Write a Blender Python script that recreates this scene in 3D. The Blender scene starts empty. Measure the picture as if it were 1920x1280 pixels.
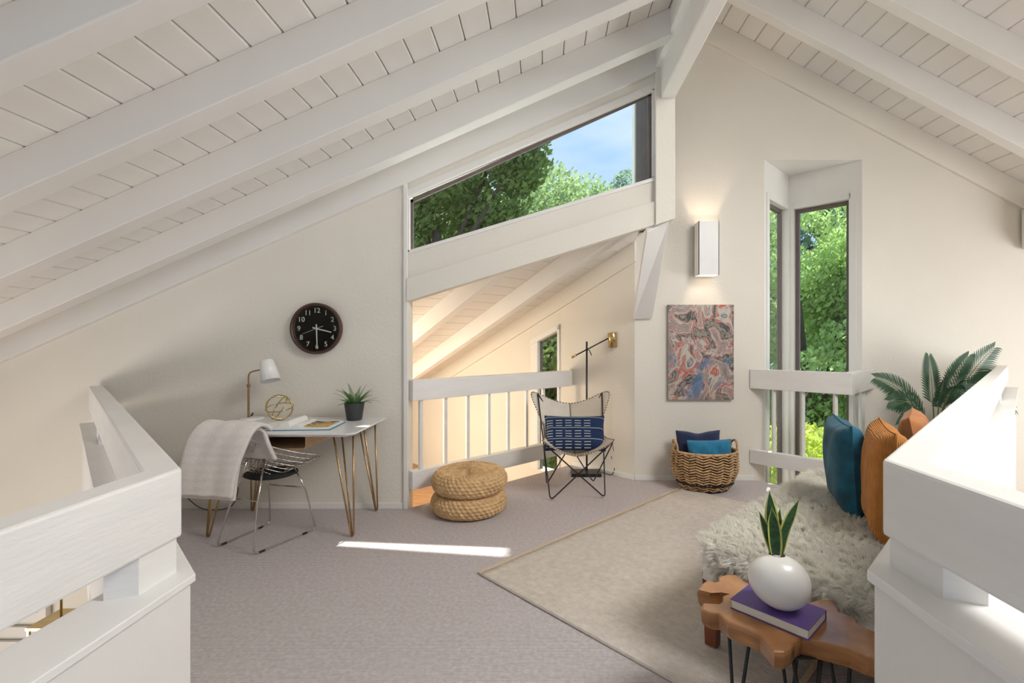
import bpy, bmesh, math, random
from mathutils import Vector, Matrix
random.seed(7)
D = bpy.data
scene = bpy.context.scene
COL = scene.collection
R2 = math.sqrt(2.0)
PI = math.pi
V = Vector

# ------------------------------------------------------------------ camera
F, CX, CY, H = 905.0, 1020.0, 640.0, 1.4
cam = D.cameras.new('camera'); cam.sensor_width = 36.0; cam.lens = F / 1920 * 36
cam.shift_x = (960 - CX) / 1920; cam.clip_start = 0.02; cam.clip_end = 300
cam_o = D.objects.new('camera', cam); COL.objects.link(cam_o)
cam_o.location = (0, 0, H); cam_o.rotation_euler = (PI / 2, 0, 0)
scene.camera = cam_o
vs = scene.view_settings
vs.view_transform = 'Standard'; vs.look = 'None'; vs.gamma = 1; vs.use_curve_mapping = False
vs.exposure = 0.27

# ------------------------------------------------------------------ sky, sun, area lights
world = D.worlds.new('sky'); scene.world = world; world.use_nodes = True
wn = world.node_tree.nodes; wl = world.node_tree.links; wn.clear()
wo = wn.new('ShaderNodeOutputWorld'); bg = wn.new('ShaderNodeBackground')
tc = wn.new('ShaderNodeTexCoord'); mp = wn.new('ShaderNodeMapping'); mp.inputs['Scale'].default_value = (1, 1, 3)
nz = wn.new('ShaderNodeTexNoise'); nz.inputs['Scale'].default_value = 2.2; nz.inputs['Detail'].default_value = 7
rp = wn.new('ShaderNodeValToRGB'); rp.color_ramp.elements[0].position = .42; rp.color_ramp.elements[1].position = .72
rp.color_ramp.elements[0].color = (.42, .64, .98, 1); rp.color_ramp.elements[1].color = (.86, .92, 1.0, 1)
wl.new(tc.outputs['Generated'], mp.inputs[0]); wl.new(mp.outputs[0], nz.inputs['Vector'])
wl.new(nz.outputs['Fac'], rp.inputs[0]); wl.new(rp.outputs[0], bg.inputs[0]); wl.new(bg.outputs[0], wo.inputs[0])
bg.inputs[1].default_value = 1.0

def light(name, kind, loc, target=None, **kw):
    l = D.lights.new(name, kind)
    for k, v in kw.items(): setattr(l, k, v)
    o = D.objects.new(name, l); COL.objects.link(o); o.location = loc
    if target is not None:
        o.rotation_euler = (V(target) - V(loc)).to_track_quat('-Z', 'Y').to_euler()
    return o
sun_dir = V((.164, .30, 1.0))
light('sun', 'SUN', sun_dir * 20, (0, 0, 0), energy=9, angle=math.radians(.8), color=(1, .96, .9))
# area lights added out of view to brighten the room
light('window_standin', 'AREA', (6.45, 2.0, .9), (0, 2.2, 1.5), shape='RECTANGLE', size=3.6, size_y=1.8, energy=95, color=(1, .97, .93))  # stands in for an unseen window on the stair side
light('roof_fill', 'AREA', (3.05, 1.2, 3.86), (.9, 2.0, 0), shape='RECTANGLE', size=2.2, size_y=1.5, energy=255, color=(1, .985, .97))  # added fill under the closed roof, no opening above it
light('wing_fill', 'AREA', (-2.95, 4.75, .35), (-.5, 7.2, .3), shape='RECTANGLE', size=1.2, size_y=1.2, energy=60, color=(1, .88, .70))  # added fill for the lower wing, no window behind it
light('stairwell_fill', 'AREA', (-5.2, 1.0, -.9), (-3.0, 3.5, -.6), shape='RECTANGLE', size=2.5, size_y=1.6, energy=60, color=(1, .93, .84))  # added fill to brighten the stairwell below the left rail

# ------------------------------------------------------------------ helpers
def P(u, v, Y):
    return V(((u - CX) / F * Y, Y, H - (v - CY) / F * Y))
def floor_at(u, v, z=0.0):
    Y = (H - z) * F / (v - CY)
    return V(((u - CX) / F * Y, Y, z))

def tag(o, label=None, cat=None, group=None, kind=None):
    if label: o['label'] = label
    if cat: o['category'] = cat
    if group: o['group'] = group
    if kind: o['kind'] = kind
    return o
def empty(name, loc=(0, 0, 0), rz=0.0, label=None, cat=None, group=None):
    o = D.objects.new(name, None); COL.objects.link(o)
    o.location = loc; o.rotation_euler = (0, 0, rz); o.empty_display_size = .05
    return tag(o, label, cat, group)
def mesh_obj(name, verts, faces, mat, parent=None, smooth=False, loc=None):
    me = D.meshes.new(name); me.from_pydata([tuple(v) for v in verts], [], faces); me.update()
    if smooth:
        for p in me.polygons: p.use_smooth = True
    if mat is not None: me.materials.append(mat)
    return link(name, me, parent, loc)
def link(name, me, parent=None, loc=None):
    o = D.objects.new(name, me); COL.objects.link(o)
    if parent is not None: o.parent = parent
    if loc is not None: o.location = loc
    return o
class MB:
    """collects pieces of ONE part"""
    def __init__(s): s.v = []; s.f = []; s.sm = []
    def add(s, vs, fs, smooth=False):
        n = len(s.v); s.v += [V(x) for x in vs]; s.f += [tuple(i + n for i in f) for f in fs]; s.sm += [smooth] * len(fs); return s
    def box(s, a, b):
        (x0, y0, z0), (x1, y1, z1) = a, b
        return s.add([(x0,y0,z0),(x1,y0,z0),(x1,y1,z0),(x0,y1,z0),(x0,y0,z1),(x1,y0,z1),(x1,y1,z1),(x0,y1,z1)],
                     [(0,3,2,1),(4,5,6,7),(0,1,5,4),(1,2,6,5),(2,3,7,6),(3,0,4,7)])
    def prism(s, pts, off):
        """polygon pts swept by vector off"""
        n = len(pts); off = V(off)
        vs = [V(p) for p in pts] + [V(p) + off for p in pts]
        fs = [tuple(range(n))[::-1], tuple(range(n, 2 * n))] + [(i, (i + 1) % n, n + (i + 1) % n, n + i) for i in range(n)]
        return s.add(vs, fs)
    def tube(s, path, r, seg=8, closed=False, cap=True):
        path = [V(p) for p in path]; n = len(path)
        rr = r if isinstance(r, (list, tuple)) else [r] * n
        up = None; rings = []
        for i, p in enumerate(path):
            a = path[i - 1] if (i > 0 or closed) else p
            b = path[(i + 1) % n] if (i < n - 1 or closed) else p
            t = (b - a).normalized()
            if up is None:
                up = t.orthogonal().normalized()
            else:
                up = (up - t * up.dot(t))
                up = up.normalized() if up.length > 1e-6 else t.orthogonal().normalized()
            w = t.cross(up)
            rings.append([p + (up * math.cos(2 * PI * k / seg) + w * math.sin(2 * PI * k / seg)) * rr[i] for k in range(seg)])
        vs = [q for ring in rings for q in ring]; fs = []
        m = n if closed else n - 1
        for i in range(m):
            j = (i + 1) % n
            for k in range(seg):
                k2 = (k + 1) % seg
                fs.append((i * seg + k, i * seg + k2, j * seg + k2, j * seg + k))
        if cap and not closed:
            fs.append(tuple(range(seg))[::-1]); fs.append(tuple(range((n - 1) * seg, n * seg)))
        return s.add(vs, fs, True)
    def lathe(s, prof, seg=40, M=None, fn=None):
        """prof: list of (r, z); fn(ang, i, r, z) -> (r, z)"""
        vs = []; fs = []
        for i, (r, z) in enumerate(prof):
            for k in range(seg):
                a = 2 * PI * k / seg
                r2, z2 = fn(a, i, r, z) if fn else (r, z)
                q = V((r2 * math.cos(a), r2 * math.sin(a), z2)); vs.append(M @ q if M else q)
        for i in range(len(prof) - 1):
            for k in range(seg):
                k2 = (k + 1) % seg
                fs.append((i * seg + k, i * seg + k2, (i + 1) * seg + k2, (i + 1) * seg + k))
        s.add(vs, fs, True)
        n0 = len(s.v) - len(vs)
        s.f += [tuple(n0 + k for k in range(seg))[::-1], tuple(n0 + k for k in range((len(prof) - 1) * seg, len(prof) * seg))]; s.sm += [False, False]
        return s
    def grid(s, fn, nu, nv, thick=0.0):
        """fn(a,b) a,b in 0..1 -> point; optional thickness along the normal"""
        pts = [[V(fn(i / nu, j / nv)) for j in range(nv + 1)] for i in range(nu + 1)]
        vs = [p for row in pts for p in row]; W = nv + 1
        fs = [(i * W + j, (i + 1) * W + j, (i + 1) * W + j + 1, i * W + j + 1) for i in range(nu) for j in range(nv)]
        if thick:
            nrm = []
            for i in range(nu + 1):
                for j in range(nv + 1):
                    a = pts[min(i + 1, nu)][j] - pts[max(i - 1, 0)][j]; b = pts[i][min(j + 1, nv)] - pts[i][max(j - 1, 0)]
                    c = a.cross(b); nrm.append(c.normalized() if c.length > 1e-9 else V((0, 0, 1)))
            n = len(vs); vs2 = vs + [p - q * thick for p, q in zip(vs, nrm)]
            f2 = fs + [tuple(x + n for x in f)[::-1] for f in fs]
            border = [i * W for i in range(nu + 1)] + [nu * W + j for j in range(1, W)] + [i * W + nv for i in range(nu - 1, -1, -1)] + [j for j in range(nv - 1, 0, -1)]
            for q in range(len(border)):
                a, b = border[q], border[(q + 1) % len(border)]; f2.append((b, a, a + n, b + n))
            return s.add(vs2, f2, True)
        return s.add(vs, fs, True)
    def build(s, name, mat, parent=None, loc=None, bevel=0.0, seg=2):
        me = D.meshes.new(name); me.from_pydata([tuple(v) for v in s.v], [], s.f)
        me.update()
        for p, q in zip(me.polygons, s.sm): p.use_smooth = q
        bm = bmesh.new(); bm.from_mesh(me); bmesh.ops.recalc_face_normals(bm, faces=bm.faces); bm.to_mesh(me); bm.free()
        if mat is not None: me.materials.append(mat)
        o = link(name, me, parent, loc)
        if bevel:
            m = o.modifiers.new('bevel', 'BEVEL'); m.width = bevel; m.segments = seg; m.limit_method = 'ANGLE'
        return o
def copy_tree(o, parent=None):
    c = o.copy(); COL.objects.link(c)
    if parent is not None: c.parent = parent
    for ch in o.children: copy_tree(ch, c)
    return c
def beam(mb, a, b, side, half, z0, z1):
    """horizontal/sloped beam from a to b (xy+z of top ref), side = horizontal unit vector, half width, z offsets"""
    a, b, side = V(a), V(b), V(side)
    q = []
    for p in (a, b):
        q += [p - side * half + V((0, 0, z0)), p + side * half + V((0, 0, z0)), p + side * half + V((0, 0, z1)), p - side * half + V((0, 0, z1))]
    return mb.add(q, [(0, 1, 2, 3), (7, 6, 5, 4), (0, 4, 5, 1), (1, 5, 6, 2), (2, 6, 7, 3), (3, 7, 4, 0)])

# ------------------------------------------------------------------ materials
def mat(name, col, rough=.6, var=.0, scale=8.0, bump=0.0, bscale=60.0, metal=0.0, stretch=(1, 1, 1), coat=0.0, detail=4, col2=None, sheen=0.0, trans=0.0):
    m = D.materials.new(name); m.use_nodes = True
    nt = m.node_tree; N, L = nt.nodes, nt.links; b = N['Principled BSDF']
    b.inputs['Roughness'].default_value = rough; b.inputs['Metallic'].default_value = metal
    b.inputs['Coat Weight'].default_value = coat; b.inputs['Sheen Weight'].default_value = sheen
    b.inputs['Transmission Weight'].default_value = trans
    t = N.new('ShaderNodeTexCoord'); mpn = N.new('ShaderNodeMapping'); mpn.inputs['Scale'].default_value = stretch
    L.new(t.outputs['Object'], mpn.inputs[0])
    n = N.new('ShaderNodeTexNoise'); n.inputs['Scale'].default_value = scale; n.inputs['Detail'].default_value = detail
    L.new(mpn.outputs[0], n.inputs['Vector'])
    r = N.new('ShaderNodeValToRGB'); c = V(col)
    c2 = V(col2) if col2 else c * (1 - var)
    r.color_ramp.elements[0].color = (*c2, 1); r.color_ramp.elements[1].color = (*[min(1, x * (1 + var * .4)) if not col2 else x for x in c], 1)
    r.color_ramp.elements[0].position = .3; r.color_ramp.elements[1].position = .7
    L.new(n.outputs['Fac'], r.inputs[0]); L.new(r.outputs[0], b.inputs['Base Color'])
    if bump:
        n2 = N.new('ShaderNodeTexNoise'); n2.inputs['Scale'].default_value = bscale; n2.inputs['Detail'].default_value = 3
        L.new(mpn.outputs[0], n2.inputs['Vector'])
        bp = N.new('ShaderNodeBump'); bp.inputs['Strength'].default_value = bump; bp.inputs['Distance'].default_value = .004
        L.new(n2.outputs['Fac'], bp.inputs['Height']); L.new(bp.outputs[0], b.inputs['Normal'])
    return m
def wave_bump(m, scale, axis, strength=.5, dist=.004, rot=0.0, tint=None, profile='SIN'):
    """adds a woven rib relief (and optional colour of the furrows)"""
    N, L = m.node_tree.nodes, m.node_tree.links; b = N['Principled BSDF']
    t = N.new('ShaderNodeTexCoord'); mp_ = N.new('ShaderNodeMapping'); mp_.inputs['Rotation'].default_value = (0, 0, rot)
    L.new(t.outputs['Object'], mp_.inputs[0])
    w = N.new('ShaderNodeTexWave'); w.inputs['Scale'].default_value = scale; w.bands_direction = axis; w.wave_profile = profile
    w.inputs['Distortion'].default_value = .6; w.inputs['Detail'].default_value = 1
    L.new(mp_.outputs[0], w.inputs['Vector'])
    bp = N.new('ShaderNodeBump'); bp.inputs['Strength'].default_value = strength; bp.inputs['Distance'].default_value = dist
    L.new(w.outputs['Fac'], bp.inputs['Height'])
    old = b.inputs['Normal'].links
    if old: L.new(old[0].from_socket, bp.inputs['Normal'])
    L.new(bp.outputs[0], b.inputs['Normal'])
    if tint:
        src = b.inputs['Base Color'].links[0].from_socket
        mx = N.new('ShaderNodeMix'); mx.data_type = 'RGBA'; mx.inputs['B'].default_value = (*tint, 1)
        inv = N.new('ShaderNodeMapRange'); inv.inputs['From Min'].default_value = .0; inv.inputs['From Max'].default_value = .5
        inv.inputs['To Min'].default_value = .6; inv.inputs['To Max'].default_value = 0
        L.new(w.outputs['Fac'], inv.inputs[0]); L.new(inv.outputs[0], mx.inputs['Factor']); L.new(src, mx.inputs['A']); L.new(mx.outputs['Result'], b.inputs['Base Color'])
    return m

M = {}
M['wall'] = mat('wall_paint', (.80, .758, .675), .75, .03, 1.5, .55, 38)
M['white'] = mat('white_paint', (.84, .82, .785), .45, .03, 2, .08, 40)
M['rail'] = mat('rail_paint', (.83, .815, .79), .38, .04, 3, .35, 14, stretch=(1, 1, 6))
M['plank'] = mat('plank_paint', (.84, .82, .78), .45, .04, 1.5, .12, 30, stretch=(4, .6, 4))
M['curb'] = mat('curb_plaster', (.80, .78, .745), .6, .04, 2, .8, 26, stretch=(1, 1, .35))
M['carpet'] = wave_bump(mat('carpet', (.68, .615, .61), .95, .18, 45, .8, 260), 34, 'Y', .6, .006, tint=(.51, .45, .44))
M['dark_ext'] = mat('brown_siding', (.09, .065, .055), .8, .3, 12, .4, 30)
M['frame'] = mat('bronze_frame', (.16, .12, .115), .45, .1, 10)
M['wood_floor'] = mat('wood_floor', (.55, .29, .12), .35, .35, 3, .1, 30, stretch=(1, 12, 1))
M['black'] = mat('black_metal', (.012, .012, .013), .4, .2, 20)
M['bronze'] = mat('aged_bronze', (.42, .27, .13), .28, .25, 30, metal=1.0)
M['brass'] = mat('brass', (.62, .47, .22), .25, .15, 20, metal=1.0)
M['chrome'] = mat('chrome', (.62, .61, .60), .16, .05, 20, metal=1.0)
M['desk_white'] = mat('desk_white', (.82, .83, .83), .22, .02, 5)
M['lamp_white'] = mat('lamp_white', (.86, .85, .83), .35, .02, 5)
M['birch'] = mat('birch_ply', (.66, .44, .24), .45, .2, 5, .1, 40, stretch=(1, 8, 8))
M['throw'] = mat('throw_cotton', (.76, .71, .68), .95, .05, 40, .7, 160, sheen=.3)
M['padblack'] = mat('black_pad', (.015, .015, .016), .85, .2, 30)
M['straw'] = mat('banana_fibre', (.70, .46, .23), .75, .3, 22, .3, 120)
M['hide'] = mat('cream_hide', (.74, .685, .60), .75, .1, 6, .35, 90)
M['hide_shade'] = mat('shaded_hide', (.66, .57, .46), .75, .1, 6, .35, 90)  # right half of the same sling; shading mostly put into its colour
M['stitch'] = mat('brown_lacing', (.28, .19, .12), .8, .4, 90)
M['navy'] = mat('navy_cloth', (.018, .028, .085), .95, .25, 90, .5, 200, sheen=.3)
M['teal'] = mat('teal_cloth', (.018, .20, .36), .9, .3, 20, .5, 200, sheen=.3)
M['teal2'] = mat('petrol_velvet', (.010, .12, .20), .85, .45, 9, .4, 160, sheen=.1)
M['orange'] = wave_bump(mat('orange_corduroy', (.52, .20, .035), .9, .2, 14, .3, 120, sheen=.05), 42, 'Z', .8, .004)
M['peach'] = mat('peach_velvet', (.50, .20, .07), .85, .25, 9, .3, 120, sheen=.1)
M['basket'] = mat('seagrass', (.60, .38, .19), .8, .45, 40, .5, 100)
M['liner'] = mat('gap_shade', (.045, .035, .03), .9, .3, 30)  # dark sheet behind the weave, shade of its gaps put into colour
M['linen'] = mat('white_linen', (.80, .77, .72), .95, .06, 30, .6, 140)
M['redwood'] = mat('red_stained_wood', (.21, .055, .022), .35, .4, 4, .1, 40, stretch=(6, 6, 1))
M['teak'] = mat('teak_slab', (.50, .235, .085), .24, .5, 5, .25, 18, stretch=(1.2, 1.2, 4), col2=(.25, .095, .03), coat=.25)
M['purple'] = mat('purple_book_cloth', (.13, .07, .30), .5, .15, 120, .3, 300)
M['paper'] = mat('page_block', (.78, .73, .62), .8, .06, 60, stretch=(1, 1, 12))
M['page'] = mat('open_page', (.86, .85, .82), .6, .02, 10)
M['vase'] = mat('white_ceramic', (.82, .80, .76), .3, .02, 5, coat=.2)
M['pot'] = mat('charcoal_pot', (.05, .05, .055), .6, .1, 20)
M['soil'] = mat('soil', (.05, .035, .025), .95, .3, 40)
M['fern'] = mat('fern_green', (.09, .22, .05), .55, .4, 30)
M['palm'] = mat('palm_green', (.035, .10, .045), .45, .4, 12)
M['stem'] = mat('palm_stem', (.22, .25, .09), .6, .3, 10)
M['glass_lantern'] = mat('lantern_glass', (.9, .9, .88), .05, .0, 5, trans=.8)
M['bark'] = mat('bark', (.10, .075, .055), .95, .4, 9, .8, 12)
M['cord'] = mat('cord', (.10, .07, .05), .6, .1, 10)
M['outlet'] = mat('outlet_plastic', (.62, .56, .46), .5, .03, 10)
def leaf_mat(name, col, var=.45, tl=.45):
    m = mat(name, col, .6, var, 1.6); N, L = m.node_tree.nodes, m.node_tree.links; b = N['Principled BSDF']
    tr = N.new('ShaderNodeBsdfTranslucent'); mx = N.new('ShaderNodeMixShader'); mx.inputs[0].default_value = tl
    L.new(b.inputs['Base Color'].links[0].from_socket, tr.inputs[0]); out = N['Material Output']
    L.new(b.outputs[0], mx.inputs[1]); L.new(tr.outputs[0], mx.inputs[2]); L.new(mx.outputs[0], out.inputs[0]); return m
M['leaf_dark'] = leaf_mat('oak_leaf', (.27, .37, .11))
M['leaf_mid'] = leaf_mat('tree_leaf', (.46, .60, .28))
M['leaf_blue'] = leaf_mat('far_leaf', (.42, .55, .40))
M['leaf_lime'] = leaf_mat('lime_leaf', (.62, .72, .13))
M['leaf_birch'] = leaf_mat('birch_leaf', (.52, .70, .26))
M['grass'] = mat('grass', (.14, .2, .05), .95, .4, 4, .5, 30)
M['roof'] = mat('roof_shingle', (.12, .10, .09), .9, .3, 10)

def glass_mat():
    m = D.materials.new('window_glass'); m.use_nodes = True; N, L = m.node_tree.nodes, m.node_tree.links; N.clear()
    o = N.new('ShaderNodeOutputMaterial'); mx = N.new('ShaderNodeMixShader'); tr = N.new('ShaderNodeBsdfTransparent'); gl = N.new('ShaderNodeBsdfGlossy')
    gl.inputs['Roughness'].default_value = .02; tr.inputs[0].default_value = (.93, .96, .95, 1)
    fr = N.new('ShaderNodeFresnel'); fr.inputs[0].default_value = 1.45
    ge = N.new('ShaderNodeNewGeometry'); sb = N.new('ShaderNodeMath'); sb.operation = 'SUBTRACT'; sb.inputs[0].default_value = 1; L.new(ge.outputs['Backfacing'], sb.inputs[1])
    mu = N.new('ShaderNodeMath'); mu.operation = 'MULTIPLY'; L.new(fr.outputs[0], mu.inputs[0]); L.new(sb.outputs[0], mu.inputs[1])
    L.new(mu.outputs[0], mx.inputs[0]); L.new(tr.outputs[0], mx.inputs[1]); L.new(gl.outputs[0], mx.inputs[2]); L.new(mx.outputs[0], o.inputs[0])
    return m
M['glass'] = glass_mat()

def two_tone(name, cols, scale=3.0, distort=2.0, rough=.5):
    """marbled colours following stretched noise"""
    m = D.materials.new(name); m.use_nodes = True; N, L = m.node_tree.nodes, m.node_tree.links; b = N['Principled BSDF']
    b.inputs['Roughness'].default_value = rough
    t = N.new('ShaderNodeTexCoord'); n = N.new('ShaderNodeTexNoise'); n.inputs['Scale'].default_value = scale; n.inputs['Detail'].default_value = 5
    n.inputs['Distortion'].default_value = distort; L.new(t.outputs['Object'], n.inputs['Vector'])
    r = N.new('ShaderNodeValToRGB'); e = r.color_ramp.elements
    while len(e) < len(cols): e.new(.5)
    for el, (p, c) in zip(e, cols): el.position = p; el.color = (*c, 1)
    L.new(n.outputs['Fac'], r.inputs[0]); L.new(r.outputs[0], b.inputs['Base Color']); return m
def painting_mat():
    m = two_tone('poured_paint', [(.30, (.17, .15, .13)), (.37, (.30, .27, .23)), (.42, (.02, .02, .025)), (.435, (.36, .33, .29)), (.475, (.52, .05, .025)), (.483, (.42, .38, .32)),
                                  (.53, (.52, .49, .44)), (.555, (.10, .10, .12)), (.57, (.40, .41, .42)), (.60, (.60, .09, .035)), (.606, (.34, .31, .27)), (.68, (.22, .20, .17))], 2.3, 3.2, .45)
    N, L = m.node_tree.nodes, m.node_tree.links; b = N['Principled BSDF']; src = b.inputs['Base Color'].links[0].from_socket
    t = N.new('ShaderNodeTexCoord'); n = N.new('ShaderNodeTexNoise'); n.inputs['Scale'].default_value = 2.6; n.inputs['Distortion'].default_value = 1.2
    L.new(t.outputs['Object'], n.inputs['Vector'])
    r = N.new('ShaderNodeValToRGB'); r.color_ramp.elements[0].position = .56; r.color_ramp.elements[1].position = .66
    L.new(n.outputs['Fac'], r.inputs[0]); mx = N.new('ShaderNodeMix'); mx.data_type = 'RGBA'; mx.inputs['B'].default_value = (.06, .16, .30, 1)
    ml = N.new('ShaderNodeMath'); ml.operation = 'MULTIPLY'; ml.inputs[1].default_value = .75; L.new(r.outputs[0], ml.inputs[0])
    L.new(ml.outputs[0], mx.inputs['Factor']); L.new(src, mx.inputs['A']); L.new(mx.outputs['Result'], b.inputs['Base Color']); return m
M['painting'] = painting_mat()
M['canvas'] = mat('canvas_edge', (.30, .27, .23), .8, .2, 20)
M['snake'] = two_tone('snake_leaf', [(.35, (.012, .05, .02)), (.5, (.035, .105, .04)), (.62, (.015, .055, .022)), (.7, (.04, .12, .045))], 26, .6, .4)
M['snake_edge'] = mat('snake_leaf_edge', (.55, .55, .11), .45, .2, 20)
M['photo'] = two_tone('book_picture', [(.40, (.03, .02, .035)), (.48, (.10, .07, .10)), (.54, (.65, .36, .03)), (.62, (.72, .45, .06)), (.7, (.06, .03, .04))], 14, .8, .4)
M['fur'] = None
def lumbar_mat():
    m = mat('indigo_mudcloth', (.012, .03, .10), .95, .3, 40, .4, 200); N, L = m.node_tree.nodes, m.node_tree.links; b = N['Principled BSDF']
    src = b.inputs['Base Color'].links[0].from_socket
    t = N.new('ShaderNodeTexCoord'); sep = N.new('ShaderNodeSeparateXYZ'); L.new(t.outputs['Object'], sep.inputs[0])
    def math_(op, a, c):
        q = N.new('ShaderNodeMath'); q.operation = op
        for i, x in enumerate((a, c)):
            if isinstance(x, (int, float)): q.inputs[i].default_value = x
            elif x is not None: L.new(x, q.inputs[i])
        return q.outputs[0]
    x, y = sep.outputs[0], sep.outputs[1]
    # dashes: columns of short bars, three bars per band, three bands
    cxf = math_('FRACT', math_('MULTIPLY', math_('ADD', x, 2.0), 11.5), None); dash = math_('LESS_THAN', cxf, .68)
    ry = math_('FRACT', math_('MULTIPLY', math_('ADD', y, 2.0), 40.0), None); bar = math_('LESS_THAN', ry, .22)
    band = math_('FRACT', math_('MULTIPLY', math_('ADD', y, 1.948), 9.6), None); inb = math_('MULTIPLY', math_('GREATER_THAN', band, .16), math_('LESS_THAN', band, .9))
    lim = math_('LESS_THAN', x, .15)
    d = math_('MULTIPLY', math_('MULTIPLY', dash, bar), math_('MULTIPLY', inb, lim))
    line = math_('LESS_THAN', band, .05)
    tot = math_('MAXIMUM', d, math_('MULTIPLY', line, .7))
    mx = N.new('ShaderNodeMix'); mx.data_type = 'RGBA'; mx.inputs['B'].default_value = (.62, .66, .60, 1)
    L.new(tot, mx.inputs['Factor']); L.new(src, mx.inputs['A']); L.new(mx.outputs['Result'], b.inputs['Base Color']); return m
M['lumbar'] = lumbar_mat()
M['rug'] = wave_bump(mat('jute_rug', (.78, .70, .63), .95, .14, 26, .7, 200), 26, 'X', .7, .006, tint=(.58, .49, .41))
M['throw'] = wave_bump(M['throw'], 6, 'Z', .25, .004)
M['bulb'] = mat('lamp_inner', (.7, .68, .65), .3)

M['fur'] = leaf_mat('sheepskin', (.98, .945, .885), .14, .5)
# ------------------------------------------------------------------ the setting
YD = 4.05            # desk wall
YP = 4.873           # wall with the painting
XJ = -1.14           # right end of the desk wall
C0 = V((.9154, YP, 0))   # corner between lamp wall and painting wall
def zl(x): return 3.44 + .442 * x            # underside of left planks
def zr(x): return 4.588 - .5268 * (x - 1.776)   # underside of right planks
XR = .93

# outer shell with the window openings that let the daylight in
def shell_wall(name, rects, off, label):
    mb = MB()
    for pts in rects: mb.prism(pts, off)
    tag(mb.build(name, M['wall']), label, kind='structure')
def xr(x, y0, y1, z0, z1): return [(x, y0, z0), (x, y1, z0), (x, y1, z1), (x, y0, z1)]
def yr(y, x0, x1, z0, z1): return [(x0, y, z0), (x1, y, z0), (x1, y, z1), (x0, y, z1)]
shell_wall('wall_left', [xr(-5.3, -2.6, -.3, -2.6, 1.2), xr(-5.3, 2.3, YD + .1, -2.6, 1.2), xr(-5.3, -.3, 2.3, -.05, 1.2), xr(-5.3, -.3, 2.3, -2.6, -1.75)], (-.1, 0, 0), 'low outer wall beside the stairs')
shell_wall('wall_behind', [yr(-2.62, -5.3, -3.75, -2.6, 5.2), yr(-2.62, 1.35, 6.6, -2.6, 5.2), yr(-2.62, -3.75, 1.35, 2.4, 5.2), yr(-2.62, -3.75, 1.35, -2.6, .1)], (0, -.1, 0), 'wall behind the viewer with a wide window')
shell_wall('wall_outer', [xr(6.5, -2.6, .15, -2.6, 2.2), xr(6.5, 3.85, YP + .1, -2.6, 2.2), xr(6.5, .15, 3.85, -2.6, -.05), xr(6.5, .15, 3.85, 2.05, 2.2)], (.1, 0, 0), 'outer wall on the stair side with a wide window')

# floor (carpet) -- polygon with the two wells left open
fl = [(-1.02, -2.4), (-1.02, 1.40), (-3.67, YD), (XJ, YD), (.305, 5.483), (C0.x, YP), (2.13, YP), (2.705, 4.30), (3.28, YP), (4.55, YP), (.66, .975), (.66, -2.4)]
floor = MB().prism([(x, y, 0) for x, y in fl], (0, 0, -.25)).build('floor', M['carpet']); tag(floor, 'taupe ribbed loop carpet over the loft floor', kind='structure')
lf = MB().prism([C0 - V((1, -1, 0)) / R2 * a - V((1, 1, 0)) / R2 * b + V((0, 0, -.85)) for a, b in ((0, 0), (6.2, 0), (6.2, 3.5), (1.5, 3.5), (0, 2.0))], (0, 0, .25)).build('floor_lower', M['wood_floor']); tag(lf, 'orange wood floor of the split level', kind='structure')
lf = MB().box((-5.3, -2.6, -2.8), (8, 4.9, -2.6)).build('floor_ground', M['wood_floor']); tag(lf, 'wood floor at the foot of the stairs', kind='structure')

# desk wall plane incl. clerestory surround
WT = .14
wb = MB()
wb.prism([(-5.3, YD, -2.6), (XJ, YD, -2.6), (XJ, YD, zl(XJ)), (-5.3, YD, zl(-5.3))], (0, WT, 0))
a0, a1, b0, b1 = P(768, 372, YD), P(1223, 168, YD), P(768, 472, YD), P(1223, 332, YD)
wb.prism([a0 + V((-.05, 0, 0)), a1 + V((.04, 0, .0)), (1.0, YD, zl(XR)), (XJ, YD, zl(XJ))], (0, .06, 0))
h0, h1 = P(764, 566, YD), P(1228, 422, YD)
wb.prism([h0, h1, (h1.x, YD, b1.z), b0 + V((-.03, 0, 0))], (0, .06, 0))
wall_back = wb.build('wall_back', M['wall']); tag(wall_back, 'cream plaster wall behind the desk with clerestory opening', kind='structure')
def trim(n, mb, label, m='white', bevel=.004):
    return tag(mb.build('trim_%d' % n, M[m], bevel=bevel), label, kind='structure')
q0, q1 = P(764, 523, YD), P(1228, 378, YD)
trim(1, MB().prism([h0 + V((0, -.03, 0)), h1 + V((0, -.03, 0)), q1 + V((0, -.03, 0)), q0 + V((0, -.03, 0))], (0, .03, 0)), 'lower board of the sloping header beam', 'wall')
trim(2, MB().prism([V((XJ - .035, YD - .02, 0)), V((XJ, YD - .02, 0)), V((XJ, YD - .02, zl(XJ) - .2)), V((XJ - .035, YD - .02, zl(XJ) - .215))], (0, .02, 0)), 'narrow casing strip at the end of the desk wall')
px0, px1 = P(1227, 0, YD).x, P(1263, 0, YD).x
trim(3, MB().prism([V((px0, YD - .05, P(0, 424, YD).z)), V((px1, YD - .05, P(0, 412, YD).z)), V((px1, YD - .05, 3.75)), V((px0, YD - .05, 3.75))], (0, .19, 0)), 'square post under the ridge beam', 'wall')
br = [P(1213, 436, 4.03), P(1255, 414, 4.06), P(1223, 597, 4.84), P(1187, 598, 4.84)]
trim(4, MB().prism(br, (0, .03, .05)), 'slanted brace board between post and wall corner')
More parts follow.
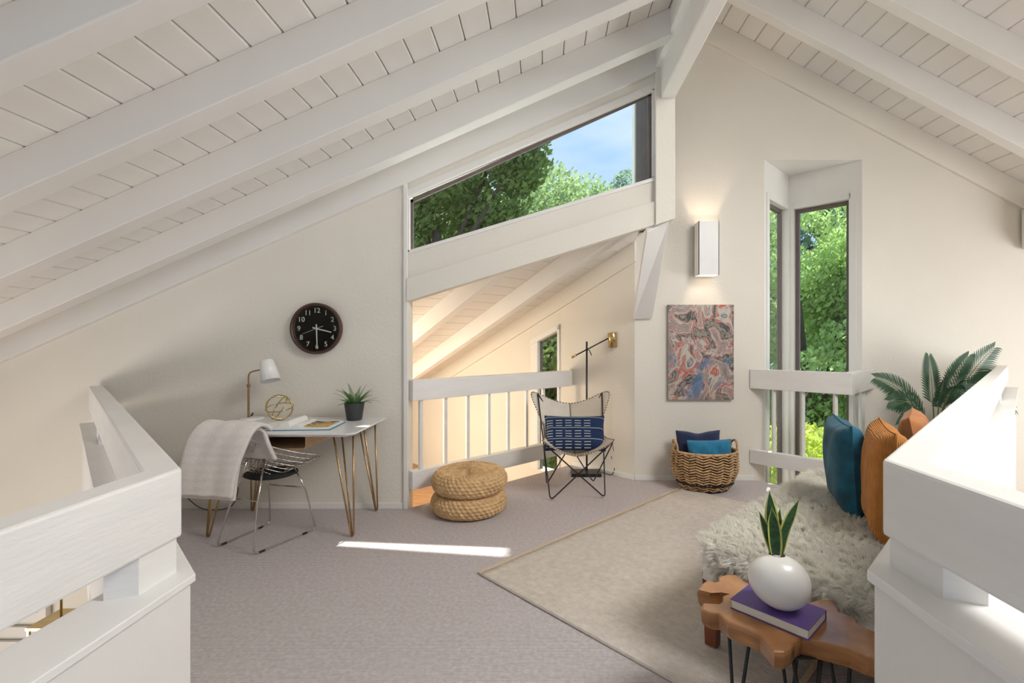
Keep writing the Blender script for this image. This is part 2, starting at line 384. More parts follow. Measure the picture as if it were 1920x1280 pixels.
# wall board that closes the left ceiling against the wall
trim(5, beam(MB(), (-5.3, YD - .025, zl(-5.3)), (XR, YD - .025, zl(XR)), (0, 1, 0), .024, -.215, 0), 'sloping board along the top of the desk wall')
trim(6, beam(MB(), (1.1, YP - .015, zr(1.1)), (6.4, YP - .015, zr(6.4)), (0, 1, 0), .015, -.25, 0), 'sloping board along the top of the wall with the painting', 'wall')

# window 1: clerestory
w1 = empty('window_1', (0, 0, 0)); tag(w1, 'trapezoid clerestory window under the sloping ceiling', kind='structure')
def band(name, pa, pb, pc, pd, depth, m, parent, dy=0):
    MB().prism([V(p) + V((0, dy, 0)) for p in (pa, pb, pc, pd)], (0, depth, 0)).build(name, m, parent)
up = V((0, 0, 1)); ex = V((1, 0, 0))
o = .035
band('casing', a0 - ex * .045, a0, b0, b0 - ex * .045 - up * .02, .06, M['white'], w1, -.012)
band('casing', a0 - ex * .045, a1 + ex * .03, a1 + ex * .03 + up * .055, a0 - ex * .045 + up * .055, .06, M['white'], w1, -.012)
band('casing', a1, a1 + ex * .03, b1 + ex * .03, b1, .06, M['white'], w1, -.012)
band('sill', b0 - ex * .045, b1 + ex * .03, b1 + ex * .03 - up * .03, b0 - ex * .045 - up * .03, .06, M['white'], w1, -.012)
fw = .022
band('frame', a0, a1, a1 - up * fw * 1.4, a0 - up * fw * 1.4, .02, M['frame'], w1, .03)
band('frame', a0, a0 + ex * fw, b0 + ex * fw, b0, .02, M['frame'], w1, .03)
band('frame', a1, a1 - ex * fw * 1.3, b1 - ex * fw * 1.3, b1, .02, M['frame'], w1, .03)
band('pane', a0, a1, b1, b0, .006, M['glass'], w1, .037)

# lamp wall (45 degrees) with its own window
e1 = V((1, 1, 0)) / R2; e2 = V((1, -1, 0)) / R2       # along the railing / towards camera right
def LW(s, t, z): return C0 - e2 * s - e1 * t + V((0, 0, z))
def zw(s): return 2.396 - .412 * s
wl_ = MB(); s0, s1 = 1.03, 1.50
def wpoly(pts): wl_.prism([LW(s, 0, z) for s, z in pts], e1 * .14)
wpoly([(0, -.9), (s0, -.9), (s0, zw(s0)), (0, zw(0))])
wpoly([(s1, -.9), (6.2, -.9), (6.2, zw(6.2)), (s1, zw(s1))])
wpoly([(s0, 1.60), (s1, 1.42), (s1, zw(s1)), (s0, zw(s0))])
wpoly([(s0, -.9), (s1, -.9), (s1, -.15), (s0, -.15)])
wall_lamp = wl_.build('wall_rear', M['wall']); tag(wall_lamp, 'cream wall behind the floor lamp running down to the split level', kind='structure')
w4 = empty('window_4'); tag(w4, 'tall narrow window with slanted head behind the railing', kind='structure')
def lband(name, pts, off, d, m):
    MB().prism([LW(s, off, z) for s, z in pts], e1 * d).build(name, m, w4)
lband('casing', [(s0, -.15), (s0 + .03, -.15), (s0 + .03, 1.58), (s0, 1.60)], .02, .1, M['white'])
lband('casing', [(s1 - .1, -.15), (s1 + .02, -.15), (s1 + .02, 1.42), (s1 - .1, 1.455)], .01, .1, M['white'])
lband('casing', [(s0, 1.60), (s1, 1.42), (s1, 1.36), (s0, 1.54)], .02, .1, M['white'])
lband('frame', [(s1 - .12, -.15), (s1 - .1, -.15), (s1 - .1, 1.40), (s1 - .12, 1.41)], -.04, .03, M['frame'])
lband('frame', [(s0, 1.55), (s1 - .1, 1.40), (s1 - .1, 1.38), (s0, 1.53)], -.04, .03, M['frame'])
lband('pane', [(s0, -.15), (s1, -.15), (s1, 1.42), (s0, 1.6)], -.06, .006, M['glass'])
tag(MB().prism([LW(6.2, 0, -.9), LW(6.2, 6, -.9), LW(6.2, 6, .2), LW(6.2, 0, .2)], -e2 * .14).build('wall_far', M['wall']), 'far wall of the split level', kind='structure')

tag(MB().prism([LW(2.5, 3.4, -.9), LW(6.2, 3.4, -.9), LW(6.2, 3.4, .2), LW(2.5, 3.4, 1.36)], -e1 * .1).build('wall_wing', M['wall']), 'side wall of the split level', kind='structure')

# painting wall with the niche opening
NX0, NX1, NZ = 2.224, 3.2126, 3.24
wp = MB()
def rect(x0, x1, z0, z1a, z1b): wp.prism([(x0, YP, z0), (x1, YP, z0), (x1, YP, z1b), (x0, YP, z1a)], (0, .14, 0))
rect(C0.x, NX0, -1.2, zr(1.1) if C0.x < 1.1 else zr(C0.x), zr(NX0)); rect(NX1, 6.4, -2.6, zr(NX1), zr(6.4)); rect(NX0, NX1, NZ, zr(NX0), zr(NX1))
wall_p = wp.build('wall_right', M['wall']); tag(wall_p, 'cream textured wall with painting, sconce and corner window niche', kind='structure')
# exterior flank of the tall volume, seen through the clerestory
tag(MB().box((.93, YD + .15, 2.5), (1.0, 5.06, 5.0)).build('wall_exterior', M['dark_ext']), 'dark brown siding of the outside wall', kind='structure')
tag(MB().box((1.09, -2.6, 3.95), (1.15, YP, 5.1)).build('wall_ridge', M['wall']), 'narrow wall above the ridge beam', kind='structure')

# niche: two glazed sides meeting at 45 degrees
apex = V(((NX0 + NX1) / 2, YP + (NX1 - NX0) / 2, 0))
nl, nr = V((NX0, YP, 0)), V((NX1, YP, 0))
tag(MB().prism([nl + V((0, .002, NZ - .004)), nr + V((0, .002, NZ - .004)), apex + V((0, .15, NZ - .004))], (0, 0, .1)).build('ceiling_niche', M['white']), 'triangular soffit of the window niche', kind='structure')
tag(MB().prism([V((2.0, YP + .13, -1.0)), V((3.4, YP + .13, -1.0)), apex + V((0, .2, -1.0)), ], (0, 0, -.1)).build('floor_well', M['white']), 'white floor of the window well', kind='structure')
def side(n, a, b, label):
    """glazed side from wall edge a to apex b"""
    d = (b - a); Lh = d.length; d = d.normalized(); nrm = V((-d.y, d.x, 0))
    if nrm.y < 0: nrm = -nrm
    w = empty('window_%d' % n); tag(w, label, kind='structure')
    def pan(name, t0, t1, z0, z1, off, th, m):
        MB().prism([a + d * t0 + nrm * off + V((0, 0, z0)), a + d * t1 + nrm * off + V((0, 0, z0)), a + d * t1 + nrm * off + V((0, 0, z1)), a + d * t0 + nrm * off + V((0, 0, z1))], nrm * th).build(name, m, w)
    pan('head_panel', 0, Lh, 2.915, NZ, 0, .1, M['white'])
    pan('wall_strip', 0, .05, -1.0, 2.915, 0, .1, M['white'])
    pan('casing', .05, .115, -1.0, 2.915, -.012, .1, M['white'])
    pan('casing', Lh - .055, Lh, -1.0, 2.915, -.012, .1, M['white'])
    pan('casing', .1, Lh - .05, 2.86, 2.915, -.012, .1, M['white'])
    pan('sill', 0, Lh, -1.0, -.55, 0, .1, M['white'])
    pan('frame', .115, .15, -.55, 2.86, .05, .04, M['frame']); pan('frame', Lh - .095, Lh - .055, -.55, 2.86, .05, .04, M['frame'])
    pan('frame', .15, Lh - .095, 2.82, 2.86, .05, .04, M['frame'])
    pan('pane', .115, Lh - .055, -.55, 2.86, .065, .006, M['glass'])
side(2, nl, apex, 'narrow left side pane of the corner window niche')
side(3, nr, apex, 'tall right pane of the corner window niche facing the garden')

# baseboards
def bboard(n, a, b, nrm, label):
    a, b, nrm = V(a), V(b), V(nrm)
    tag(MB().prism([a, b, b + nrm * .015, a + nrm * .015], (0, 0, .05)).build('baseboard_' + n, M['white'], bevel=.003), label, kind='structure')
bboard('desk', (-3.6, YD, 0), (XJ - .04, YD, 0), (0, -1, 0), 'low white baseboard under the desk wall')
bboard('rear', LW(0, 0, 0), LW(.84, 0, 0), -e1, 'low white baseboard behind the floor lamp')
bboard('right', (C0.x, YP, 0), (2.12, YP, 0), (0, -1, 0), 'low white baseboard below the painting')

# ------------------------------------------------------------------ ceilings
def roof(name, label, x0, x1, zf, sl, y0, y1, rafters, depth, rw, pitch_w):
    root = MB().prism([(x0, y0, zf(x0) + .022), (x1, y0, zf(x1) + .022), (x1, y0, zf(x1) + .10), (x0, y0, zf(x0) + .10)], (0, y1 - y0, 0)).build(name, M['plank'])
    tag(root, label, kind='structure')
    g = .005; w = pitch_w
    n = int((x1 - x0) / w) + 1
    c = .006
    # one plank with chamfered lower edges, shared by all
    prof = [(g / 2, .022), (g / 2, c), (g / 2 + c, 0), (w - g / 2 - c, 0), (w - g / 2, c), (w - g / 2, .022)]
    me = D.meshes.new('plank'); k = len(prof)
    vs_ = [(x, y, z + sl * x) for y in (y0, y1) for x, z in prof]
    me.from_pydata(vs_, [], [tuple(range(k)), tuple(range(k, 2 * k))[::-1]] + [(i, i + k, (i + 1) % k + k, (i + 1) % k) for i in range(k)])
    me.materials.append(M['plank']); me.update()
    for i in range(n):
        xa = x0 + i * w
        if xa + w > x1 + .02: break
        link('plank', me, root, (xa, 0, zf(xa)))
    for y in rafters:
        beam(MB(), (x0, y, zf(x0)), (x1, y, zf(x1)), (0, 1, 0), rw / 2, -depth, .001).build('rafter', M['white'], root, bevel=.006)
    return root
ceil_l = roof('ceiling', 'white plank ceiling with rafters sloping down over the desk', -5.3, XR, zl, .442, -2.6, YD + .12, [3.60 - .61 * i for i in range(10)], .2, .12, .1555)
ceil_r = roof('ceiling_right', 'white plank ceiling with rafters sloping down over the daybed', .62, 6.5, zr, -.5268, -2.6, YP + .5, [4.265 - .635 * i for i in range(11)], .233, .1, .166)  # unseen eave stretched left to cut off the sun strip on the floor
rb = MB().box((.968, -2.6, 3.413), (1.087, YD - .04, 3.95)).build('ridge_beam', M['white'], ceil_l, bevel=.012)
rb2 = MB().box((.925, -2.6, 3.675), (1.12, YD - .02, 4.0)).build('ridge_ledger', M['white'], ceil_l, bevel=.004)
# frame and pane added around the area light; planks stay uncut behind them
w5 = empty('window_5'); tag(w5, 'unseen frame and pane added around the fill light below the closed ceiling', kind='structure')
for y in (.38, 2.02): beam(MB(), (2.0, y, zr(2.0)), (4.1, y, zr(4.1)), (0, 1, 0), .03, -.27, -.01).build('frame', M['white'], w5)
for x in (2.0, 4.1): MB().box((x - .03, .41, zr(x) - .27), (x + .03, 1.99, zr(x) - .01)).build('frame', M['white'], w5)
MB().prism([(2.03, .41, zr(2.03) - .02), (4.07, .41, zr(4.07) - .02), (4.07, 1.99, zr(4.07) - .02), (2.03, 1.99, zr(2.03) - .02)], (0, 0, .008)).build('pane', M['glass'], w5)
# lower wing
ceil_w = MB()
def WP(s, t, dz=0): return LW(s, t, zw(s) + dz)
ceil_w.prism([WP(0, 0, .022), WP(6.2, 0, .022), WP(6.2, 7.24, .022), WP(-.5, .55, .022), WP(-.5, .5, .022)], (0, 0, .08))
ceil_w = ceil_w.build('ceiling_lower', M['plank']); tag(ceil_w, 'white plank ceiling of the lower wing seen over the railing', kind='structure')
s = -.5
while s < 6.0:
    t0, t1 = max(0, -s), min(s + 1.03, 6.0)
    MB().prism([WP(s + .003, t0), WP(s + .168, max(0, t0 - .165)), WP(s + .168, t1 + .15), WP(s + .003, t1)], (0, 0, .02)).build('plank', M['plank'], ceil_w)
    s += .171
for t in (.62, 1.32, 2.02, 2.72):
    a, b = WP(t - .98, t), WP(6.1, t)
    beam(MB(), a, b, e1, .05, -.2, 0).build('rafter', M['white'], ceil_w, bevel=.005)
beam(MB(), WP(-.02, .015), WP(6.1, .015), e1, .014, -.2, 0).build('wall_board', M['wall'], ceil_w)

# beam end at the right edge of the view
tag(MB().box((4.79, 4.55, P(1913, 458, 4.6).z), (5.0, YP - .03, 2.72)).build('trim_7', M['wall'], bevel=.004), 'end of a boxed beam by the right edge', kind='structure')

# ------------------------------------------------------------------ curbs (half walls) and stair rails
def curb(name, pts, zc, label, rail_z, rail_h, rail_w, side_, rlabel, rpts, capw=.17):
    """pts: near end, corner, far end on the floor-side edge; side_ = +1/-1 tells where the well lies"""
    n, c, f = [V((x, y, 0)) for x, y in pts]
    cap_pts = (n, c, f)
    def offs(d, path=None):
        n, c, f = path or cap_pts
        # shift the two-segment path sideways by d towards the well
        d1 = (c - n).normalized(); n1 = V((-d1.y, d1.x, 0)) * side_
        d2 = (f - c).normalized(); n2 = V((-d2.y, d2.x, 0)) * side_
        m = (n1 + n2); m = m / m.dot(n1)
        return n + n1 * d, c + m * d, V((f.x + (d / n2.y if abs(n2.y) > .1 else 0) * 0, f.y, 0)) + n2 * d
    def strip(d0, d1, z0, z1, nm, m, parent=None, bevel=0, path=None):
        A, B = offs(d0, path), offs(d1, path)
        poly = [A[0], A[1], A[2], B[2], B[1], B[0]]
        return MB().prism([p + V((0, 0, z0)) for p in poly], (0, 0, z1 - z0)).build(nm, m, parent, bevel=bevel)
    w = strip(.012, .012 + capw - .03, -.25, zc - .022, name, M['curb']); tag(w, label, kind='structure')
    strip(0, capw, zc - .022, zc, 'cap', M['rail'], w, .003)
    r = empty('stair_rail', c); tag(r, rlabel, 'railing', 'thick white rails on the half walls')
    rp_ = [V((x, y, 0)) for x, y in rpts]; d0 = 0
    tr = strip(d0, d0 + rail_w, rail_z - rail_h, rail_z, 'top_rail', M['rail'], None, .008, rp_)
    # block that carries the rail at the corner
    A, B = offs(.012, rp_), offs(rail_w - .008, rp_)
    d1 = (c - n).normalized()
    bl = MB().prism([p + V((0, 0, zc)) for p in (A[1], B[1], B[1] - d1 * .13, A[1] - d1 * .13)], (0, 0, rail_z - rail_h - zc)).build('support_block', M['rail'])
    bl2 = MB().prism([p + V((0, 0, zc)) for p in (A[2] - (f - c) * .33, B[2] - (f - c) * .33, B[2] - (f - c) * .28, A[2] - (f - c) * .28)], (0, 0, rail_z - rail_h - zc)).build('support_block', M['rail'])
    for o_ in (tr, bl, bl2):
        o_.parent = r; o_.matrix_parent_inverse = Matrix.Translation(-c)
    return w
curb('wall_curb_left', [(-1.0, -2.4), (-1.0, 1.386), (-3.66, YD - .005)], .734, 'white half wall beside the stairs, left', 1.033, .198, .0875, 1,
     'thick white painted rail above the half wall in front of the desk', [(-1.051, -2.4), (-1.051, 1.401), (-3.695, YD - .005)])
curb('wall_curb_right', [(.64, -2.4), (.64, .957), (4.55, YP - .005)], .948, 'half wall behind the daybed, right', 1.161, .155, .078, -1,
     'thick white painted rail above the half wall behind the daybed', [(.689, -2.4), (.689, .983), (4.574, YP - .005)])

# loft railing with balusters
rl = empty('balcony_railing', (XJ, YD, 0)); tag(rl, 'white balustrade with thin balusters beside the butterfly chair', 'railing')
ra, rb_ = V((XJ + .01, YD + .02, 0)), V((.285, 5.455, 0))
def rpart(mb, name):
    o_ = mb.build(name, M['rail'], bevel=.005); o_.parent = rl; o_.matrix_parent_inverse = Matrix.Translation(-V((XJ, YD, 0))); return o_
rpart(beam(MB(), ra, rb_, e2, .045, .90, 1.075), 'top_rail')
rpart(beam(MB(), ra, rb_, e2, .04, .153, .309), 'bottom_rail')
for t in (.0835, .2575, .43, .605, .779, .956, 1.13, 1.305):
    p = V((XJ + t, YD + t, 0)); beam(MB(), p + e1 * -.016, p + e1 * .016, e2, .016, .309, .90); rpart(beam(MB(), p - e1 * .016, p + e1 * .016, e2, .016, .309, .90), 'baluster')
# rail in front of the window niche
wr = empty('niche_railing', (2.705, 4.24, 0)); tag(wr, 'white angled balustrade in front of the corner window', 'railing')
n0, n1, n2_ = V((2.073, YP - .01, 0)), V((2.705, 4.241, 0)), V((3.33, YP - .01, 0))
def npart(mb, name):
    o_ = mb.build(name, M['rail'], bevel=.004); o_.parent = wr; o_.matrix_parent_inverse = Matrix.Translation(-V((2.705, 4.24, 0))); return o_
def wedge(z0, z1, w): 
    i0, i1, i2 = n0 + V((w * R2, 0, 0)), n1 + V((0, w * R2, 0)), n2_ - V((w * R2, 0, 0))
    return MB().prism([p + V((0, 0, z0)) for p in (n0, n1, n2_, i2, i1, i0)], (0, 0, z1 - z0))
npart(wedge(.928, 1.123, .08), 'top_rail'); npart(wedge(.178, .314, .07), 'bottom_rail')
for (x, y) in ((2.255, 4.735), (2.44, 4.55), (2.632, 4.36), (2.92, 4.52), (3.1, 4.70)):
    npart(MB().box((x - .016, y - .016, .31), (x + .016, y + .016, .93)), 'baluster')

# ------------------------------------------------------------------ rug
def rot45(a, b, z): return V(((a + b) / 2, (a - b) / 2 * -1, z))   # a = X+Y, b = X-Y  ->  X=(a+b)/2, Y=(a-b)/2
def AB(a, b, z=0): return V(((a + b) / 2, (a - b) / 2, z))
rug = empty('area_rug', AB(4.2, -2.1), math.radians(45)); tag(rug, 'beige ribbed jute area rug under the daybed', 'rug')
RL, RW = (5.96 - 2.57) / R2, (3.3 - .92) / R2
def rugf(a, b):
    x = (a - .5) * RL; y = (b - .5) * RW
    z = .012 + .004 * math.sin(x * 21 + 2 * math.sin(y * 3)) * (1 if x > .1 else .3) * .9
    return (x, y, z)
MB().grid(rugf, 150, 30, .010).build('rug_body', M['rug'], rug)
for sgn in (-1, 1):
    MB().box((-RL / 2, sgn * RW / 2 - .012, .001), (RL / 2, sgn * RW / 2 + .012, .016)).build('binding', mat('rug_binding', (.66, .52, .37), .95, .15, 60, .5, 200), rug)

# ------------------------------------------------------------------ desk
dk = empty('writing_desk', (-1.87, 3.64, 0)); tag(dk, 'white desk on bronze hairpin legs against the wall', 'desk')
DX0, DX1, DY0, DY1, DZ = -2.42, -1.30, 3.285, 4.02, .772
def in_(o_, parent, loc):
    o_.parent = parent; o_.matrix_parent_inverse = Matrix.Translation(-V(loc)); return o_
dl = (-1.87, 3.64, 0)
top = MB(); c = .045
rim = [(DX0 + c, DY0), (DX1 - c, DY0), (DX1, DY0 + c), (DX1, DY1 - c), (DX1 - c, DY1), (DX0 + c, DY1), (DX0, DY1 - c), (DX0, DY0 + c)]
cx_, cy_ = (DX0 + DX1) / 2, (DY0 + DY1) / 2
up_ = [V((x, y, DZ)) for x, y in rim]; md = [V((x, y, DZ - .008)) for x, y in rim]; lo = [V((cx_ + (x - cx_) * .955, cy_ + (y - cy_) * .93, DZ - .026)) for x, y in rim]
n = 8
top.add(up_ + md + lo, [tuple(range(8)), tuple(range(16, 24))[::-1]] + [(i, (i + 1) % 8, 8 + (i + 1) % 8, 8 + i) for i in range(8)] + [(8 + i, 8 + (i + 1) % 8, 16 + (i + 1) % 8, 16 + i) for i in range(8)])
in_(top.build('desk_top', M['desk_white']), dk, dl)
def hairpin(mb, tx, ty, fx, fy, z, r=.0065, rods=3, spread=.075):
    """hairpin leg: rods from a top plate meeting in a rounded foot"""
    ang0 = math.atan2(fy - ty, fx - tx)
    for k in range(rods):
        a = ang0 + PI * .5 + k * 2 * PI / rods
        p0 = V((tx + spread * math.cos(a), ty + spread * math.sin(a), z)); p1 = V((fx + .012 * math.cos(a), fy + .012 * math.sin(a), .03))
        mb.tube([p0, p1, V((fx + .006 * math.cos(a), fy + .006 * math.sin(a), .012)), V((fx, fy, r))], r, 8)
    mb.box((tx - .09, ty - .09, z - .004), (tx + .09, ty + .09, z))
    return mb
for tx, ty, fx, fy in ((-2.27, 3.43, -2.40, 3.45), (-1.43, 3.43, -1.375, 3.46), (-2.27, 3.87, -2.40, 3.98), (-1.43, 3.87, -1.385, 3.98)):
    in_(hairpin(MB(), tx, ty, fx, fy, DZ - .0265).build('hairpin_leg', M['bronze']), dk, dl)
cub = MB(); cx0, cx1, cy0, cy1, cz0, cz1 = -2.14, -1.68, 3.42, 3.88, .632, .744
prof = []
def rr(cx, cz, a0, a1, r):
    return [(cx + r * math.cos(a), cz + r * math.sin(a)) for a in [a0 + (a1 - a0) * i / 6 for i in range(7)]]
outp = [(cx0, cz1)] + rr(cx0 + .03, cz0 + .03, PI, 1.5 * PI, .03) + rr(cx1 - .03, cz0 + .03, 1.5 * PI, 2 * PI, .03) + [(cx1, cz1)]
th = .012
inp = [(cx0 + th, cz1)] + rr(cx0 + .03, cz0 + .03, PI, 1.5 * PI, .03 - th) + rr(cx1 - .03, cz0 + .03, 1.5 * PI, 2 * PI, .03 - th) + [(cx1 - th, cz1)]
for i in range(len(outp) - 1):
    cub.prism([V((outp[i][0], cy0, outp[i][1])), V((outp[i + 1][0], cy0, outp[i + 1][1])), V((inp[i + 1][0], cy0, inp[i + 1][1])), V((inp[i][0], cy0, inp[i][1]))], (0, cy1 - cy0, 0))
cub.box((cx0 + th, cy1 - .012, cz0 + th), (cx1 - th, cy1, cz1))
in_(cub.build('shelf_box', M['birch']), dk, dl)

# outlet and cord
ol = MB().box((-3.02, YD - .008, .27), (-2.945, YD, .385)).build('wall_outlet', M['outlet'], bevel=.004)
tag(ol, 'beige wall outlet low on the wall left of the desk', 'outlet')
def spline(pts, n=8):
    pts = [V(p) for p in pts]; out = []
    for i in range(len(pts) - 1):
        p0 = pts[max(i - 1, 0)]; p1 = pts[i]; p2 = pts[i + 1]; p3 = pts[min(i + 2, len(pts) - 1)]
        for k in range(n):
            t = k / n
            out.append(.5 * ((2 * p1) + (p2 - p0) * t + (2 * p0 - 5 * p1 + 4 * p2 - p3) * t * t + (3 * p1 - 3 * p2 + p3 - p0) * t ** 3))
    out.append(pts[-1]); return out
cd = MB().tube(spline([(-2.97, YD - .02, .33), (-3.06, YD - .03, .22), (-2.95, YD - .04, .09), (-2.82, YD - .05, .012), (-2.66, YD - .04, .008), (-2.58, YD - .03, .06), (-2.56, YD - .022, .20), (-2.70, YD - .02, .24), (-2.66, YD - .015, .4), (-2.5, YD - .012, .7), (-2.44, YD - .01, .80), (-2.40, YD - .08, .79)]), .004, 6).build('lamp_cord', M['cord'])
tag(cd, 'thin brown cord running from the outlet up behind the desk', 'cord')

# desk lamp
BL = P(473, 787, 3.87); BL.z = DZ
lamp = empty('desk_lamp', BL); tag(lamp, 'desk lamp with white cone shade and brass pole', 'lamp')
MB().lathe([(.085, 0), (.088, .006), (.085, .016), (.03, .02)], 32).build('base', M['lamp_white'], lamp)
pl = P(466, 740, 3.87) - BL
MB().tube(spline([(pl.x, 0, .018), (pl.x, 0, .2), (pl.x, 0, .27)]), .0085, 10).build('pole', M['bronze'], lamp)
MB().lathe([(.012, -.012), (.014, 0), (.012, .012)], 16, Matrix.Translation((pl.x, 0, .275))).build('collar', M['bronze'], lamp)
MB().tube(spline([(pl.x, 0, .27), (pl.x, 0, .345), (pl.x + .01, 0, .375), (pl.x + .04, 0, .39), (.085, 0, .405)]), .006, 10).build('arm', M['bronze'], lamp)
sa, sb = V((.115, 0, .475)), V((.165, -.03, .315))
ax = (sb - sa); M_ = Matrix.Translation(sa) @ ax.to_track_quat('Z', 'Y').to_matrix().to_4x4(); Ls = ax.length
sh = MB().lathe([(.0, 0), (.044, .0), (.05, .006), (.073, Ls), (.070, Ls), (.047, .01), (.0, .012)], 32, M_).build('lamp_shade', M['lamp_white'], lamp)
MB().lathe([(.02, .03), (.03, .08), (.034, .11), (.02, .125), (.0, .127)], 20, M_).build('bulb', M['bulb'], lamp)

# wire sphere
ws = P(524, 768, 3.84); ws.z = DZ + .1035
sp = empty('wire_sphere', ws); tag(sp, 'gold wire orb ornament on the desk', 'ornament')
for i, (rx, rz) in enumerate(((.25, 0), (1.05, .85), (1.05, -.85), (PI / 2, .1))):
    Mx = Matrix.Rotation(rz, 3, 'Z') @ Matrix.Rotation(rx, 3, 'X')
    MB().tube([Mx @ V((.0985 * math.cos(2 * PI * k / 40), .0985 * math.sin(2 * PI * k / 40), 0)) for k in range(40)], .0048, 8, closed=True).build('ring', M['brass'], sp)

# open book
bk = empty('open_book', (-1.80, 3.56, DZ), math.radians(4)); tag(bk, 'open picture book lying on the white desk', 'book')
MB().box((-.275, -.16, .0005), (.275, .16, .005)).build('cover', M['teal'], bk)
def half(sg):
    def fn(a, b):
        x = a * .262; arch = .045 * math.exp(-((a - .12) / .16) ** 2) * (1 if sg < 0 else .35) + .012
        return (sg * x, (b - .5) * .31, .005 + arch * (1 if a < .95 else .6) * (a > 0.001) + (.006 if a <= .001 else 0))
    return fn
for sg in (-1, 1):
    f_ = half(sg); g_ = MB().grid(f_, 24, 2)
    for bb in (0, 1):
        pts = [V(f_(i / 24, bb)) for i in range(25)]; g_.add(pts + [V((p.x, p.y, .005)) for p in pts], [(i, i + 1, 26 + i, 25 + i) for i in range(24)])
    e_ = [V(f_(1, 0)), V(f_(1, 1))]; g_.add(e_ + [V((p.x, p.y, .005)) for p in e_], [(0, 1, 3, 2)])
    pg = g_.build('page_block', M['page'], bk)
MB().grid(lambda a, b: (.075 + a * .17, (b - .5) * .25, .0185 + .0325 * .35 * 0 + .045 * .35 * math.exp(-(((.075 + a * .17) / .262 - .12) / .16) ** 2)), 12, 2).build('picture', M['photo'], bk)

# fern
fp = P(664.5, 787, 3.87); fp.z = DZ
fern = empty('potted_fern', fp); tag(fern, 'small green fern in a charcoal pot on the desk', 'plant')
MB().lathe([(.0, 0), (.054, 0), (.058, .004), (.077, .132), (.078, .138), (.070, .138), (.068, .12), (0, .118)], 32).build('pot', M['pot'], fern)
rnd = random.Random(3)
def frond(mb, base, az, elev, L, droop, nl, wl_, width=.004):
    """arching frond of paired leaflets"""
    pts = []
    p = V(base); e = elev
    for i in range(nl + 1):
        pts.append(p.copy()); d = V((math.cos(az) * math.cos(e), math.sin(az) * math.cos(e), math.sin(e))); p = p + d * (L / nl); e -= droop / nl
    mb.tube(pts, [.0022 * (1 - .7 * i / nl) for i in range(nl + 1)], 4)
    for i in range(1, nl + 1):
        t = (pts[i] - pts[i - 1]).normalized(); sd = t.cross(V((0, 0, 1)))
        sd = sd.normalized() if sd.length > .05 else V((1, 0, 0)); nn = sd.cross(t)
        l = wl_ * (math.sin(PI * min(1, (i + .8) / (nl + 1.2)) ** .7) + .1)
        for sg in (-1, 1):
            b0_ = pts[i]; tip = b0_ + (sd * sg * .85 + t * .55 - V((0, 0, .12))) * l; m_ = b0_.lerp(tip, .45); w_ = t * width
            mb.add([b0_, m_ - w_ + nn * .002, tip, m_ + w_ + nn * .002], [(0, 1, 2, 3)])
for i in range(30):
    az = i * 2.4 + rnd.uniform(-.2, .2); el = rnd.uniform(.45, 1.35)
    fb = MB(); frond(fb, (.02 * math.cos(az), .02 * math.sin(az), .12), az, el, rnd.uniform(.13, .21), rnd.uniform(.4, 1.0), 20, .019, .0042); fb.build('frond', M['fern'], fern)

# ------------------------------------------------------------------ wire chair with throw
ch_c = V((-1.98, 3.43, 0)); fang = math.radians(-2)
chair = empty('wire_chair', ch_c, fang); tag(chair, 'chrome wire diamond chair pushed up to the desk', 'chair')
inv = (Matrix.Translation(ch_c) @ Matrix.Rotation(fang, 4, 'Z')).inverted()
def shell(u, v):
    """u,v in -1..1 ; diamond: p = front(+)/back(-), q = side"""
    p = (u + v) / 2; q = (u - v) / 2
    x = .39 * q * (1 - .12 * abs(p)); rp = max(0, -p); fp_ = max(0, p)
    y = .02 + .31 * fp_ - .30 * rp ** 1.15 + .05 * q * q
    z = .425 + .16 * abs(q) ** 1.3 + .37 * rp ** 1.15 + .05 * fp_ - .02 * fp_ ** 3
    return V((x, y, z))
def rc(u, v, k=.86):
    # round the diamond's four corners
    m = max(abs(u), abs(v)); 
    if abs(u) > k and abs(v) > k:
        du, dv = (abs(u) - k) / (1 - k), (abs(v) - k) / (1 - k); s_ = max(du, dv) / max(1e-6, math.hypot(du, dv))
        u = math.copysign(k + du * s_ * (1 - k), u); v = math.copysign(k + dv * s_ * (1 - k), v)
    return shell(u, v)
wm = MB(); NW = 15
for i in range(1, NW):
    a = -1 + 2 * i / NW
    wm.tube([rc(a, -1 + 2 * k / 16) for k in range(17)], .0022, 5); wm.tube([rc(-1 + 2 * k / 16, a) for k in range(17)], .0022, 5)
wm.build('wire_mesh', M['chrome'], chair)
rimp = [(-1 + 2 * k / 16, -1) for k in range(16)] + [(1, -1 + 2 * k / 16) for k in range(16)] + [(1 - 2 * k / 16, 1) for k in range(16)] + [(-1, 1 - 2 * k / 16) for k in range(16)]
MB().tube([rc(u, v) for u, v in rimp], .0052, 8, closed=True).build('shell_rim', M['chrome'], chair)
MB().lathe([(0, 0), (.14, .0), (.165, .012), (.16, .026), (0, .032)], 28, Matrix.Translation((0, .07, .432)) @ Matrix.Scale(1.1, 4, (1, 0, 0))).build('seat_pad', M['padblack'], chair)
A, Ap = inv @ V((-1.898, 3.152, .008)), inv @ V((-1.91, 3.22, .333)); B, Bp = inv @ V((-1.697, 3.589, .008)), inv @ V((-1.742, 3.52, .334))
Cc, Cp = inv @ V((-2.221, 3.274, .008)), inv @ V((-2.149, 3.33, .322)); Dd, Dp = inv @ V((-2.10, 3.70, .008)), inv @ V((-2.06, 3.62, .328))
